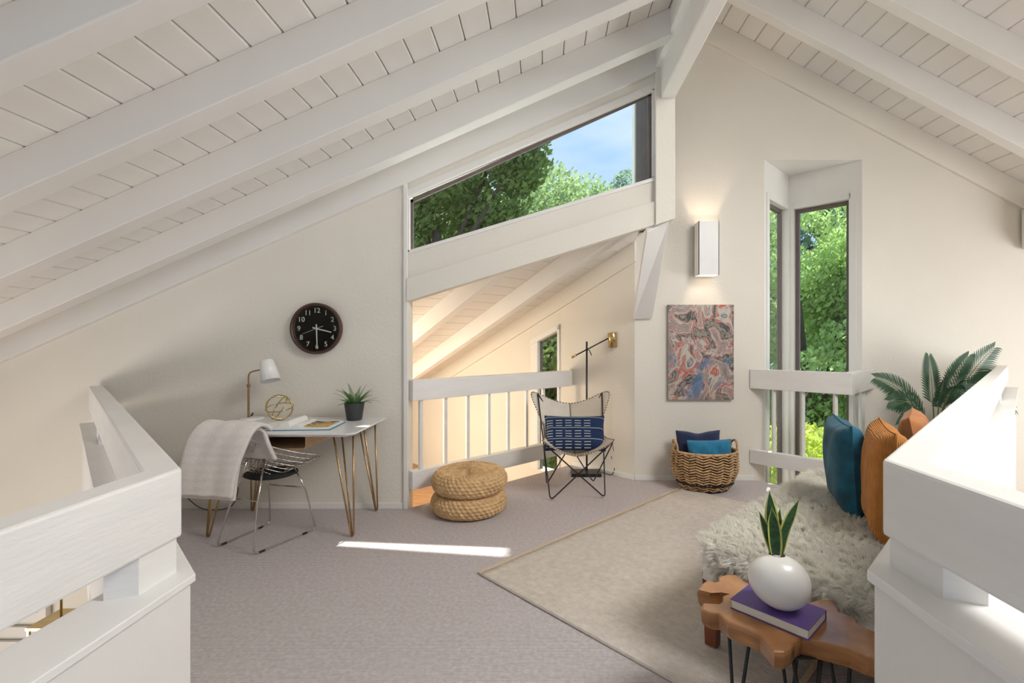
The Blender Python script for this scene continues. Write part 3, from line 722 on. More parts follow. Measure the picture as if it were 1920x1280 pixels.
def rodpath(pts, r=.035):
    out = [V(pts[0])]
    for i in range(1, len(pts) - 1):
        p = V(pts[i]); a = (V(pts[i - 1]) - p).normalized() * r; b = (V(pts[i + 1]) - p).normalized() * r
        for k in range(5):
            t = k / 4; out.append((p + a) * (1 - t) ** 2 + p * 2 * t * (1 - t) + (p + b) * t * t)
    out.append(V(pts[-1])); return out
sR, sL = shell(.45, -.55), shell(-.55, .45)
MB().tube(rodpath([shell(-.3, -.62), Ap, A, B, Bp, shell(.62, -.2)]), .0062, 8).build('sled_base', M['chrome'], chair)
MB().tube(rodpath([shell(-.62, -.3), Cp, Cc, Dd, Dp, shell(-.2, .62)]), .0062, 8).build('sled_base', M['chrome'], chair)
MB().tube([Ap, Cp], .0055, 8).build('cross_bar', M['chrome'], chair); MB().tube([Bp, Dp], .0055, 8).build('cross_bar', M['chrome'], chair)
for a_, b_ in ((A, B), (Cc, Dd)):
    for t in (.12, .8):
        q = a_.lerp(b_, t); MB().tube([q - (b_ - a_).normalized() * .02, q + (b_ - a_).normalized() * .02], .0078, 8).build('glide', M['black'], chair)
# throw blanket over the back
th_c = ch_c
tb = empty('throw_blanket', th_c, fang); tag(tb, 'off white woven throw folded over the back of the wire chair', 'blanket')
prof2 = spline([(0, -.385, .415), (0, -.375, .54), (0, -.355, .68), (0, -.335, .775), (0, -.295, .812), (0, -.25, .79), (0, -.205, .69), (0, -.15, .58), (0, -.08, .487)], 6)
def blk(x0, x1, lift, s0=0, s1=1.0, skew=.0):
    m_ = len(prof2) - 1
    def fn(a, b):
        i = (s0 + (s1 - s0) * a) * m_; k = min(int(i), m_ - 1); p = prof2[k].lerp(prof2[k + 1], i - k); nxt = (prof2[k + 1] - prof2[k]).normalized(); nr_ = V((0, -nxt.z, nxt.y))
        x = x0 + (x1 - x0) * b + skew * (1 - a) + .006 * math.sin(a * 9 + b * 3)
        w_ = .004 * math.sin(b * 7 + a * 4) + .003 * math.sin(b * 17)
        return p + nr_ * (lift + w_) + V((x, 0, -.02 * (b - .5)))
    return fn
MB().grid(blk(-.20, .165, .022, 0, .86, -.10), 50, 20, .022).build('blanket_layer', M['throw'], tb)
MB().grid(blk(-.185, .185, .048, .03, .62, -.12), 40, 20, .022).build('blanket_layer', M['throw'], tb)
tf = MB()
for r_ in range(9):
    for k in range(8):
        a = .05 + r_ * .06; f_ = blk(-.185, .185, .051, .03, .62, -.12); b = (k + .5 * (r_ % 2)) / 8 + .02
        if b < .9: tf.tube([f_(a, b), f_(a, b + .025), f_(a, b + .05)], .0028, 5)
tag(tf.build('tufts', mat('tuft_white', (.86, .84, .81), .95), tb), kind='stuff')

# ------------------------------------------------------------------ clock
ck = empty('wall_clock', P(596, 616, YD - .005)); tag(ck, 'round dark brown wall clock with white numerals', 'clock')
ck.rotation_euler = (PI / 2, 0, 0)
M['clock_rim'] = mat('clock_rim', (.075, .032, .02), .35, .25, 12); M['clock_face'] = mat('clock_face', (.045, .036, .031), .35, .1, 10)
M['numeral'] = mat('numeral', (.80, .76, .69), .5); M['hand'] = mat('clock_hand', (.80, .77, .68), .4)
CR = .213
MB().lathe([(CR - .03, 0), (CR - .004, 0), (CR, .01), (CR, .045), (CR - .006, .05), (CR - .018, .047), (CR - .022, .03), (CR - .024, .016)], 72).build('rim', M['clock_rim'], ck)
disc = [V(((CR - .021) * math.cos(2 * PI * k / 72), (CR - .021) * math.sin(2 * PI * k / 72), 0)) for k in range(72)]
MB().prism(disc, (0, 0, .016)).build('face', M['clock_face'], ck)
def text_mesh(txt, size, depth=.001):
    cu = D.curves.new('numeral', 'FONT'); cu.body = txt; cu.size = size; cu.align_x = 'CENTER'; cu.align_y = 'CENTER'; cu.extrude = depth
    t_ = D.objects.new('numeral', cu); COL.objects.link(t_)
    bpy.context.view_layer.update()
    me = D.meshes.new_from_object(t_.evaluated_get(bpy.context.evaluated_depsgraph_get())); D.objects.remove(t_); return me
for h in range(1, 13):
    a = PI / 2 - h * PI / 6; st_ = str(h)
    for k, chd in enumerate(st_):
        me = text_mesh(chd, .058); me.materials.clear(); me.materials.append(M['numeral'])
        link('numeral', me, ck, (.150 * math.cos(a) + (k - (len(st_) - 1) / 2) * .030, .150 * math.sin(a), .018))
tk = MB()
for i in range(60):
    a = i * PI / 30; d = V((math.cos(a), math.sin(a), 0)); sd = V((-d.y, d.x, 0)); r1, w_ = (.172, .0016) if i % 5 == 0 else (.177, .0007)
    tk.prism([d * r1 - sd * w_ + V((0, 0, .017)), d * .184 - sd * w_ + V((0, 0, .017)), d * .184 + sd * w_ + V((0, 0, .017)), d * r1 + sd * w_ + V((0, 0, .017))], (0, 0, .0006))
tk.build('minute_ticks', mat('tick', (.2, .17, .15), .5), ck)
def hand(name, deg, l, back, w_, z):
    a = math.radians(90 - deg); d = V((math.cos(a), math.sin(a), 0)); sd = V((-d.y, d.x, 0)); zz = V((0, 0, z))
    MB().prism([-d * back - sd * w_ + zz, d * l - sd * w_ * .7 + zz, d * l + sd * w_ * .7 + zz, -d * back + sd * w_ + zz], (0, 0, .002)).build(name, M['hand'], ck)
hand('hour_hand', 104, .125, .035, .0055, .021); hand('minute_hand', 178, .165, .035, .0055, .024); hand('second_hand', 249, .125, .06, .0014, .027)
MB().lathe([(0, .018), (.008, .018), (.008, .03), (0, .031)], 16).build('hub', M['hand'], ck)
mk = M['glass']
MB().prism([p + V((0, 0, .034)) for p in disc], (0, 0, .002)).build('clock_glass', mk, ck)

# ------------------------------------------------------------------ poufs
def pouf_me():
    prof = []
    for i in range(57):
        a = -PI / 2 + PI * i / 56; prof.append((.215 + .092 * max(0, math.cos(a)) ** .75, .086 + .083 * math.sin(a)))
    top_ = [(.205 - .205 * k / 22, .1685 - .022 * math.sin(PI * min(1, k / 22) / 2)) for k in range(1, 22)]
    prof = [(.0, .003), (.21, .003)] + prof + top_ + [(.004, .147)]
    n_ = len(prof)
    def fn(a, i, r, z):
        row = i / 6.0; k = math.sin(row * 2 * PI / 1.0) ; tw = math.sin(a * 46 + (PI if int(row) % 2 else 0) + (row % 1) * 3.5)
        d = .0045 * k + .006 * tw * (1 - abs(k) * .3)
        if i < 3 or i > n_ - 3: d = 0
        nr = max(0, min(1, (r - .18) / .1)) if i < 62 else 0
        return (max(.003, r + d * nr), z + (d if nr < .5 else d * (1 - nr)) * (1 if z > .086 else -.2))
    return MB().lathe(prof, 368, None, fn)
pc = V((-.62, 4.0, 0))
p1 = pouf_me().build('woven_pouf', M['straw'], None, pc + V((0, 0, 0))); tag(p1, 'lower of two stacked woven straw poufs, resting on the carpet', 'pouf', 'stacked woven straw poufs')
p2 = p1.copy(); COL.objects.link(p2); p2.location = pc + V((.004, .012, .172)); p2.rotation_euler = (math.radians(1.5), math.radians(-1), .5); tag(p2, 'upper of two stacked woven straw poufs', 'pouf', 'stacked woven straw poufs')

# ------------------------------------------------------------------ butterfly chair
bc = V((.285, 4.52, 0)); bf = empty('butterfly_chair', bc, math.radians(4)); tag(bf, 'butterfly chair with cream hide sling on black rod frame', 'chair')
T = {'FL': V((-.31, -.30, .515)), 'FR': V((.31, -.29, .525)), 'BL': V((-.325, .325, .90)), 'BR': V((.325, .335, .90))}
G = {'FL': V((-.25, -.28, .007)), 'FR': V((.243, -.24, .007)), 'BL': V((-.245, .21, .007)), 'BR': V((.22, .245, .007))}
loops = [[T['BL'], G['FL'], T['FR'], G['BR'], T['BL']], [T['BR'], G['FR'], T['FL'], G['BL'], T['BR']]]
for lp in loops:
    lp = [lp[0] + V((0, 0, -.02))] + lp[1:-1] + [lp[-1] + V((.0, 0, -.02))]
    MB().tube(rodpath(lp, .05), .0062, 8).build('frame_rod', M['black'], bf)
cl = [(-.36, .425), (-.20, .375), (.03, .365), (.17, .455), (.28, .62), (.355, .775)]
ed = [(-.335, .545, .345), (-.19, .51, .31), (.02, .505, .28), (.16, .585, .285), (.26, .78, .365), (.335, .955, .445)]
bs = [0, .22, .44, .6, .8, 1]
def itp(tab, b):
    pts = spline([V((*r, *([0] * (3 - len(r))))) for r in tab], 10); i = b * (len(pts) - 1); k = min(int(i), len(pts) - 2); return pts[k].lerp(pts[k + 1], i - k)
def sling(a, b):
    c_, e_ = itp(cl, b), itp(ed, b); s_ = abs(a)
    # round the four pockets
    q = abs(b - .5) * 2; du, dv = max(0, s_ - .5) / .5, max(0, q - .66) / .34
    if du > 0 and dv > 0:
        f_ = max(du, dv) / math.hypot(du, dv); s_ = .5 + du * f_ * .5; q = .66 + dv * f_ * .34
        a = math.copysign(s_, a); b = .5 + math.copysign(q / 2, b - .5); c_, e_ = itp(cl, b), itp(ed, b)
    shrink = 1; cr = eb = 0
    hw = e_.z * (1 - .0 * s_)
    w_ = min(1.06, (s_ * 1.06) ** 1.75)
    y = c_.x + (e_.x - c_.x) * w_; z = c_.y + (e_.y - c_.y) * w_
    if cr * eb > 0:
        pull = .075 * (cr * eb) ** 2; z -= pull * (1 if b > .5 else .35); y += pull * (.6 if b < .5 else -.3)
    return V((hw * a * shrink + (-.02 * (b > .5) * 0), y, z))
MB().grid(lambda a, b: sling(-1 + a, b), 22, 44, .005).build('sling_panel', M['hide'], bf)
MB().grid(lambda a, b: sling(a, b), 22, 44, .005).build('sling_panel', M['hide_shade'], bf)
edge = [sling(-1 + 2 * i / 30, 0) for i in range(30)] + [sling(1, i / 44) for i in range(44)] + [sling(1 - 2 * i / 30, 1) for i in range(30)] + [sling(-1, 1 - i / 44) for i in range(44)]
le = MB()
for i in range(0, len(edge)):
    a, b = edge[i], edge[(i + 1) % len(edge)]
    le.tube([a, a.lerp(b, .5)], .0055, 5)
le.build('edge_lacing', M['stitch'], bf)
MB().tube([sling(0, i / 44) + V((0, -.002, .002)) for i in range(45)], .003, 5).build('centre_seam', M['stitch'], bf)

def cushion(name, w, h, t, m, loc, rot, label, cat='pillow', group=None, parent=None, puff=4.5, dent=0.0, n=26, seam=None):
    """pillow in its local XY plane, thickness along Z"""
    mb = MB()
    for sg in (1, -1):
        def fn(a, b):
            x, y = 2 * a - 1, 2 * b - 1
            k = ((1 - abs(x) ** puff) * (1 - abs(y) ** puff)); k = max(0, k) ** .40
            inx = 1 - .07 * (1 - y * y) * abs(x) ** 3; iny = 1 - .07 * (1 - x * x) * abs(y) ** 3
            d = dent * math.exp(-(x / .35) ** 2) * max(0, y) ** 3
            return V((x * w / 2 * iny * 1.0 if False else x * w / 2 * (1 - .06 * (1 - y * y)), y * h / 2 * (1 - .06 * (1 - x * x)) - d, sg * t / 2 * k + .004 * math.sin(x * 7 + y * 5) * k))
        mb.grid(fn, n, n)
    o_ = mb.build(name, m, parent); o_.location = loc; o_.rotation_euler = rot
    if label: tag(o_, label, cat, group)
    if seam is not None:
        pts = [V((x * w / 2 * (1 - .06 * (1 - y * y)), y * h / 2 * (1 - .06 * (1 - x * x)) - dent * math.exp(-(x / .35) ** 2) * max(0, y) ** 3, 0))
               for x, y in [(-1 + 2 * i / 16, -1) for i in range(16)] + [(1, -1 + 2 * i / 16) for i in range(16)] + [(1 - 2 * i / 16, 1) for i in range(16)] + [(-1, 1 - 2 * i / 16) for i in range(16)]]
        s_ = MB().tube(pts, .004, 6, closed=True).build('piping', seam, o_)
    return o_
cushion('lumbar_pillow', .565, .335, .13, M['lumbar'], bc + V((.0, -.015, .545)), (math.radians(62), 0, math.radians(-2)), 'indigo lumbar pillow with white dashes in the butterfly chair', seam=M['navy'])

# ------------------------------------------------------------------ floor lamp
fl_c = V((.44, 5.08, 0)); flp = empty('floor_lamp', fl_c); tag(flp, 'black floor lamp with pivoting arm and brass head', 'lamp')
MB().box((-.155, -.10, .0), (.155, .10, .035)).build('base', M['black'], flp, bevel=.004)
MB().tube([(.01, 0, .03), (.01, 0, 1.40)], .0095, 12).build('pole', M['black'], flp)
pv = V((.01, -.02, 1.315)); al, ar = P(1072, 670, 5.05) - fl_c, P(1141, 634, 5.05) - fl_c
al.y = ar.y = -.02
MB().tube([al, ar], .007, 10).build('arm', M['black'], flp)
MB().tube([al - (ar - al).normalized() * .005, al + (ar - al).normalized() * .055], .0125, 12).build('counterweight', M['brass'], flp)
MB().tube([pv + V((0, -.03, 0)), pv + V((0, .035, 0))], .014, 12).build('pivot', M['black'], flp)
MB().tube([pv + V((.02, -.03, 0)), pv + V((.045, -.035, -.06))], .0045, 8).build('pivot_lever', M['black'], flp)
hc = P(1149, 637, 5.05) - fl_c; hc.y = -.02
MB().lathe([(0, .075), (.046, .075), (.048, .073), (.048, -.078), (.044, -.078), (.044, .06), (0, .06)], 32, Matrix.Translation(hc) @ Matrix.Rotation(math.radians(-5), 4, 'Y')).build('lamp_head', M['brass'], flp)
MB().tube(spline([(.1, .06, .02), (.2, .02, .01), (.27, -.04, .012), (.30, -.02, .10), (.27, .0, .19), (.32, .0, .20), (.33, -.015, .17), (.29, -.02, .26), (.285, -.01, .33)]), .0038, 6).build('power_cord', M['black'], flp)

# ------------------------------------------------------------------ painting and sconce
pa = P(1253, 571, YP - .04); pb = P(1376, 749, YP - .04); pcx = (pa.x + pb.x) / 2; pcz = (pa.z + pb.z) / 2; pw, ph = pb.x - pa.x, pa.z - pb.z
pt = empty('abstract_painting', (pcx, YP, pcz)); tag(pt, 'unframed abstract canvas with red, grey and blue swirls', 'painting')
MB().box((-pw / 2, -.038, -ph / 2), (pw / 2, -.002, ph / 2)).build('stretched_canvas', M['canvas'], pt, bevel=.003)
MB().box((-pw / 2 + .001, -.040, -ph / 2 + .001), (pw / 2 - .001, -.038, ph / 2 - .001)).build('painted_surface', M['painting'], pt)
sc_ = P(1325, 467, YP - .1); sc_.y = YP
sco = empty('wall_sconce', sc_); tag(sco, 'white box wall sconce throwing light up and down', 'lamp')
SW, SD, SH = .100, .165, .262
so = MB()
so.box((-SW, -SD, -SH), (-SW + .006, -.03, SH)); so.box((SW - .006, -SD, -SH), (SW, -.03, SH)); so.box((-SW, -SD, -SH), (SW, -SD + .006, SH)); so.box((-SW, -.036, -SH), (SW, -.03, SH))
so.build('shade', M['lamp_white'], sco)
MB().box((-.06, -.03, -.12), (.06, -.001, .12)).build('wall_plate', M['lamp_white'], sco)
MB().lathe([(0, -.025), (.02, -.02), (.025, 0), (.02, .02), (0, .025)], 16, Matrix.Translation((0, -.1, 0))).build('bulb', M['bulb'], sco)
for sg, e in ((1, 3.2), (-1, 2.2)):
    l_ = light('sconce_light', 'SPOT', sc_ + V((0, -.09, sg * .06)), sc_ + V((0, -.05, sg * 2)), energy=e * 4.0, spot_size=math.radians(95), spot_blend=.8, color=(1, .78, .55), shadow_soft_size=.03)

# ------------------------------------------------------------------ basket
bkc = V((1.53, 4.60, .012)); bs_ = empty('woven_basket', bkc); tag(bs_, 'woven seagrass basket with dark gaps under the painting', 'basket')
def bprof(z): # radius at height
    t = z / .36; return (.19 + .11 * min(1, t * 1.9) ** .6 - .012 * max(0, t - .6))
def bpt(a, z, r_off=0): r = bprof(z) + r_off; return V((r * math.cos(a), r * .82 * math.sin(a), z))
ln = [(0, .012), (.17, .012)] + [(bprof(.36 * i / 12) - .012, .012 + .345 * i / 12) for i in range(13)] + [(bprof(.36) - .03, .355), (bprof(.2) - .03, .06), (0, .05)]
MB().lathe(ln, 48, Matrix.Scale(.82, 4, (0, 1, 0))).build('inner_wall', M['liner'], bs_)
wv = MB(); NCOL = 30; NROW = 14
for c_ in range(NCOL):
    a0_, a1_ = 2 * PI * c_ / NCOL, 2 * PI * (c_ + 1) / NCOL
    for r_ in range(NROW):
        z = .014 + r_ * .0245; dz = .012 if c_ % 2 else -.012
        pts = [bpt(a0_ + (a1_ - a0_) * k / 3, max(.01, min(.35, z + dz * (k / 3 - .5) * 1.6 + .006)), .004 + .006 * math.sin(PI * k / 3)) for k in range(4)]
        wv.tube(pts, .0088 if (r_ + c_) % 5 else .006, 6)
tag(wv.build('weave', M['basket'], bs_), kind='stuff')
MB().tube([bpt(2 * PI * k / 48, .356) for k in range(48)], .0125, 8, closed=True).build('rim', M['basket'], bs_)
for a_ in (PI, 0):
    MB().tube(spline([bpt(a_ - .35, .35), bpt(a_ - .28, .42), bpt(a_, .45), bpt(a_ + .28, .42), bpt(a_ + .35, .35)]), .011, 8).build('handle', M['basket'], bs_)
cushion('throw_pillow', .44, .40, .13, M['navy'], bkc + V((-.03, .085, .325)), (math.radians(84), 0, math.radians(2)), 'navy blue pillow at the back of the woven basket', group='pillows in the basket', dent=.02)
cushion('throw_pillow', .42, .36, .12, M['teal'], bkc + V((.035, -.06, .285)), (math.radians(80), math.radians(-2), math.radians(-2)), 'bright teal pillow at the front of the woven basket', group='pillows in the basket')

# ------------------------------------------------------------------ daybed
Q0 = V((.715, 2.21, 0)); db = empty('daybed', Q0, math.radians(45)); tag(db, 'low red stained wooden daybed with white linen mattress', 'daybed')
DL, DW = 2.0, .80        # local x = along e1, local -y = towards the rail
def leg(x, y): MB().add([(x - .022, y - .028, 0), (x + .022, y - .028, 0), (x + .022, y + .028, 0), (x - .022, y + .028, 0), (x - .035, y - .035, .335), (x + .035, y - .035, .335), (x + .035, y + .035, .335), (x - .035, y + .035, .335)],
                        [(0, 3, 2, 1), (4, 5, 6, 7), (0, 1, 5, 4), (1, 2, 6, 5), (2, 3, 7, 6), (3, 0, 4, 7)]).build('leg', M['redwood'], db, (0, 0, .013) if y > -.6 else (0, 0, .013), bevel=.004)
for x in (.04, DL - .04):
    for y in (-.04, -DW + .04): leg(x, y)
for y in (-.035, -DW + .035): MB().box((.075, y - .014, .225), (DL - .075, y + .014, .315)).build('side_rail', M['redwood'], db, bevel=.004)
for x in (.035, DL - .035): MB().box((x - .014, -DW + .075, .225), (x + .014, -.075, .315)).build('end_rail', M['redwood'], db, bevel=.004)
for i in range(9): MB().box((.1 + i * .215, -DW + .05, .316), (.17 + i * .215, -.05, .33)).build('slat', M['redwood'], db)
def mattr(a, b, top_=True):
    x, y = a * DL, -b * DW
    return x, y
mm = MB().box((.0, -DW + .005, .349), (DL, -.0, .475)).build('mattress', M['linen'], db, bevel=.035, seg=5)
# sheepskin: wavy hide with dense fur
SX0, SX1, SY0, SY1 = -.20, 1.80, -.76, .09
def hide_pt(x, y):
    """point and outward normal of the hide draped over the mattress (x < 0 and y > 0 hang down)"""
    px, py, z, n_ = x, y, .480 + .008 * math.sin(x * 6) * math.sin(y * 9), V((0, 0, 1))
    if x < .03:
        t = .03 - x; px = .03 - min(t, .06) * .85 - .012; z -= max(0, t - .025) * .95; n_ = V((-min(1, t / .05), 0, 1 - min(.85, t / .06)))
    if y > -.03:
        t = y + .03; py = -.03 + min(t, .06) * .85 + .012; z -= max(0, t - .025) * .95; n_ = n_ + V((0, min(1, t / .05), -min(.8, t / .06)))
    return V((px, py, z)), n_.normalized()
def inside(x, y):
    cx, cy = (x - .80) / 1.0, (y + .34) / .43; th_ = math.atan2(cy, cx)
    return (abs(cx) ** 3.4 + abs(cy) ** 3.4) ** (1 / 3.4) < 1 + .05 * math.sin(5 * th_) + .035 * math.sin(9 * th_ + 1)
sk = empty('sheepskin_throw', Q0, math.radians(45)); tag(sk, 'long haired cream sheepskin spread over the daybed', 'throw')
rnd = random.Random(11)
NX, NY = 80, 36; idx = {}
vs_, fs_ = [], []
for i in range(NX + 1):
    for j in range(NY + 1):
        x, y = SX0 + (SX1 - SX0) * i / NX, SY0 + (SY1 - SY0) * j / NY
        if inside(x, y): p, q = hide_pt(x, y); idx[(i, j)] = len(vs_); vs_.append(p + q * .004)
for i in range(NX):
    for j in range(NY):
        k = [(i, j), (i + 1, j), (i + 1, j + 1), (i, j + 1)]
        if all(q in idx for q in k): fs_.append(tuple(idx[q] for q in k))
mesh_obj('hide', vs_, fs_, M['fur'], sk, True)
fv, ff = [], []
locks = {}
cnt = 0
while cnt < 85000:
    x, y = rnd.uniform(SX0, SX1), rnd.uniform(SY0, SY1)
    if not inside(x, y): continue
    cnt += 1
    p, q = hide_pt(x, y); key = (round(x * 42), round(y * 42))
    if key not in locks: locks[key] = (rnd.gauss(-.35, .55), rnd.gauss(.1, .55), rnd.uniform(.8, 1.25), key[0] / 42 + rnd.uniform(-.01, .01), key[1] / 42 + rnd.uniform(-.01, .01))
    lx, ly, ll, kx, ky = locks[key]
    ln_ = rnd.uniform(.034, .05) * ll
    d = (q * .9 + V((lx * .6 + rnd.gauss(0, .12), ly * .6 + rnd.gauss(0, .12), 0)) + V((kx - x, ky - y, 0)) * 16).normalized() * ln_
    sd = d.cross(V((rnd.gauss(0, 1), rnd.gauss(0, 1), .3))).normalized() * .0012
    mid = p + d * .6; tip = p + d + V((lx, ly, -.5)) * .010
    n_ = len(fv); fv += [p - sd, p + sd, mid + sd * .9, mid - sd * .9, tip]; ff += [(n_, n_ + 1, n_ + 2, n_ + 3), (n_ + 3, n_ + 2, n_ + 4)]
tag(mesh_obj('fur', fv, ff, M['fur'], sk), kind='stuff')
# linen corner that hangs over the near end
cv = MB().grid(lambda a, b: V((-.012 - .012 * math.sin(a * 3) - .02 * b, -.03 - a * .74, .47 - b * (.13 + .02 * math.sin(a * 8)))), 30, 8, .006).build('linen_fold', M['linen'], db)

# pillows leaning at the back of the daybed
def lean(loc, yaw, tilt, roll=0):
    # local X along e1, local Y up, local Z (thickness) facing the room (-e2)
    Rm = Matrix.Rotation(math.radians(45) + yaw, 3, 'Z') @ Matrix.Rotation(PI / 2 - tilt, 3, 'X') @ Matrix.Rotation(roll, 3, 'Z')
    return Rm.to_euler()
def bed(x, y, z): return Q0 + e1 * x + e2 * y + V((0, 0, z))
cushion('throw_pillow', .48, .48, .17, M['teal2'], bed(1.04, .335, .72), lean(math.radians(6), math.radians(24), math.radians(3)), 'petrol blue velvet pillow leaning on the daybed', group='pillows on the daybed', seam=M['teal2'])
cushion('throw_pillow', .52, .52, .17, M['orange'], bed(.73, .575, .74), lean(math.radians(4), math.radians(17), math.radians(-2)), 'orange corduroy pillow nearest the thick rail corner', group='pillows on the daybed', seam=M['orange'])
cushion('throw_pillow', .5, .5, .16, M['peach'], bed(1.60, .60, .725), lean(0, math.radians(6), math.radians(10)), 'rust orange pillow peeking over the rail beside the palm', group='pillows on the daybed', seam=M['peach'])

# ------------------------------------------------------------------ live edge side table
TZ = .455
tpx = [(1307, 1104), (1316, 1092), (1325, 1086), (1336, 1090), (1346, 1089), (1347, 1079), (1362, 1075), (1378, 1076), (1398, 1091), (1425, 1098), (1460, 1110), (1490, 1122), (1519, 1129), (1540, 1124), (1558, 1123), (1572, 1138), (1576, 1148), (1592, 1152), (1608, 1160), (1610, 1168), (1633, 1180), (1662, 1192), (1690, 1215),
       (1690, 1240), (1660, 1240), (1631, 1232), (1598, 1218), (1564, 1209), (1530, 1201), (1505, 1196), (1490, 1203), (1484, 1214), (1470, 1222), (1452, 1221), (1441, 1208), (1425, 1190), (1395, 1177), (1365, 1166), (1352, 1154), (1345, 1149), (1328, 1147), (1314, 1141), (1316, 1130), (1345, 1132), (1353, 1127), (1354, 1116), (1366, 1112), (1350, 1109), (1330, 1110)]
tw = [floor_at(u, v, TZ) for u, v in tpx]
tcn = sum(tw, V((0, 0, 0))) / len(tw); tcl = V((tcn.x, tcn.y, 0))
st = empty('side_table', tcl); tag(st, 'live edge teak slab side table on black hairpin legs', 'table')
tm = MB(); n = len(tw); rim_t = [p - tcl for p in tw]
def ring(k, z): return [V((p.x * k, p.y * k, z)) for p in rim_t]
rings = [ring(.965, TZ), ring(.99, TZ - .004), ring(1.0, TZ - .014), ring(.985, TZ - .045), ring(.95, TZ - .06)]
vv = [q for r_ in rings for q in r_]; ffs = [tuple(range(n))] + [(a * n + i, a * n + (i + 1) % n, (a + 1) * n + (i + 1) % n, (a + 1) * n + i) for a in range(4) for i in range(n)] + [tuple(range(4 * n, 5 * n))[::-1]]
tm.add(vv, ffs); tmo = tm.build('table_slab', M['teak'], st)
for tx, ty in ((-.10, .05), (.04, -.13), (.22, -.0), (.1, .1)):
    k = MB()
    fx, fy = tx * 1.12, ty * 1.12
    for dx, dy in ((-.035, .02), (.035, -.02)):
        k.tube([V((tx + dx, ty + dy, TZ - .058)), V((fx + dx * .15, fy + dy * .15, .035)), V((fx, fy, .024))], .0065, 8)
    k.box((tx - .05, ty - .03, TZ - .062), (tx + .05, ty + .03, TZ - .056))
    k.build('hairpin_leg', M['black'], st)
# book on the table
bcn = V((.81, 1.675, TZ)); bo = empty('hardcover_book', bcn, math.radians(-47)); tag(bo, 'purple hardcover book lying under the white vase', 'book')
BW, BD, BH = .257, .17, .034
MB().box((-BW / 2 + .004, -BD / 2 + .004, .003), (BW / 2 - .004, BD / 2 - .002, BH - .003)).build('page_block', M['paper'], bo)
MB().box((-BW / 2, -BD / 2, .0005), (BW / 2, BD / 2, .003)).build('cover', M['purple'], bo, bevel=.001); MB().box((-BW / 2, -BD / 2, BH - .003), (BW / 2, BD / 2, BH)).build('cover', M['purple'], bo, bevel=.001)
MB().box((-BW / 2, BD / 2 - .003, .0005), (BW / 2, BD / 2, BH)).build('spine', M['purple'], bo, bevel=.001)
# vase with snake plant
vc = V((.807, 1.66, TZ + BH)); vz = empty('egg_vase', vc); tag(vz, 'white egg shaped ceramic vase standing on the purple book', 'vase')
Mv = Matrix.Translation((0, 0, .088)) @ Matrix.Rotation(math.radians(20), 4, V((0, 1, 0)))
vp = []
for i in range(33):
    a = -PI / 2 + PI * i / 32; z = math.sin(a); r = math.cos(a) * (1 + .07 * z)
    vp.append((max(.0005, .088 * r), .103 * z))
MvL = Mv @ Matrix.Rotation(PI / 2, 4, 'Y')
MB().lathe(vp, 56, MvL).build('vase_body', M['vase'], vz)
MB().lathe([(0, .168), (.024, .168), (.026, .171), (.0245, .1735), (0, .172)], 28, Matrix.Translation((.0, .012, .002))).build('mouth', M['soil'], vz)
sn = empty('snake_plant', vc + V((0, .012, .165))); tag(sn, 'variegated snake plant leaves growing from the white vase', 'plant')
def sleaf(az, lean_, L, w, tw_=0.0, off=(0, 0)):
    m1, m2 = MB(), MB(); N_ = 14
    d0 = V((math.cos(az), math.sin(az), 0)); sdv = V((-math.sin(az + tw_), math.cos(az + tw_), 0)); rows = []
    for i in range(N_ + 1):
        t = i / N_; p = V((off[0], off[1], 0)) + d0 * (lean_ * L * t ** 1.5) + V((0, 0, L * t))
        hw = w * (.45 + .9 * math.sin(PI * min(1, t * .85 + .1))) * (1 - t ** 5) * .75; wv_ = .003 * math.sin(t * 11)
        rows.append((p, hw, wv_))
    inner = .74
    def rowpts(p, hw, wv_): 
        nn = sdv.cross(V((0, 0, 1)))
        return [p + sdv * (hw * k) + nn * (.25 * hw * k * k + wv_ * k) for k in (-1, -inner, 0, inner, 1)]
    grid_ = [rowpts(*r) for r in rows]; vs_ = [q for g in grid_ for q in g]
    m1.add(vs_, [(i * 5 + j, i * 5 + j + 1, (i + 1) * 5 + j + 1, (i + 1) * 5 + j) for i in range(N_) for j in (1, 2)], True)
    m2.add(vs_, [(i * 5 + j, i * 5 + j + 1, (i + 1) * 5 + j + 1, (i + 1) * 5 + j) for i in range(N_) for j in (0, 3)], True)
    a = m1.build('leaf', M['snake'], sn); m2.build('leaf_edge', M['snake_edge'], a)
sleaf(2.0, .10, .225, .026, -.5, (-.004, .008)); sleaf(3.4, .10, .18, .024, 1.2, (-.008, -.008)); sleaf(.15, .38, .205, .023, 1.5, (.008, -.004)); sleaf(3.0, .30, .155, .017, 1.3, (-.012, .004)); sleaf(.8, .2, .165, .015, .7, (.004, .008)); sleaf(1.2, .24, .19, .008, .2, (.0, .01))

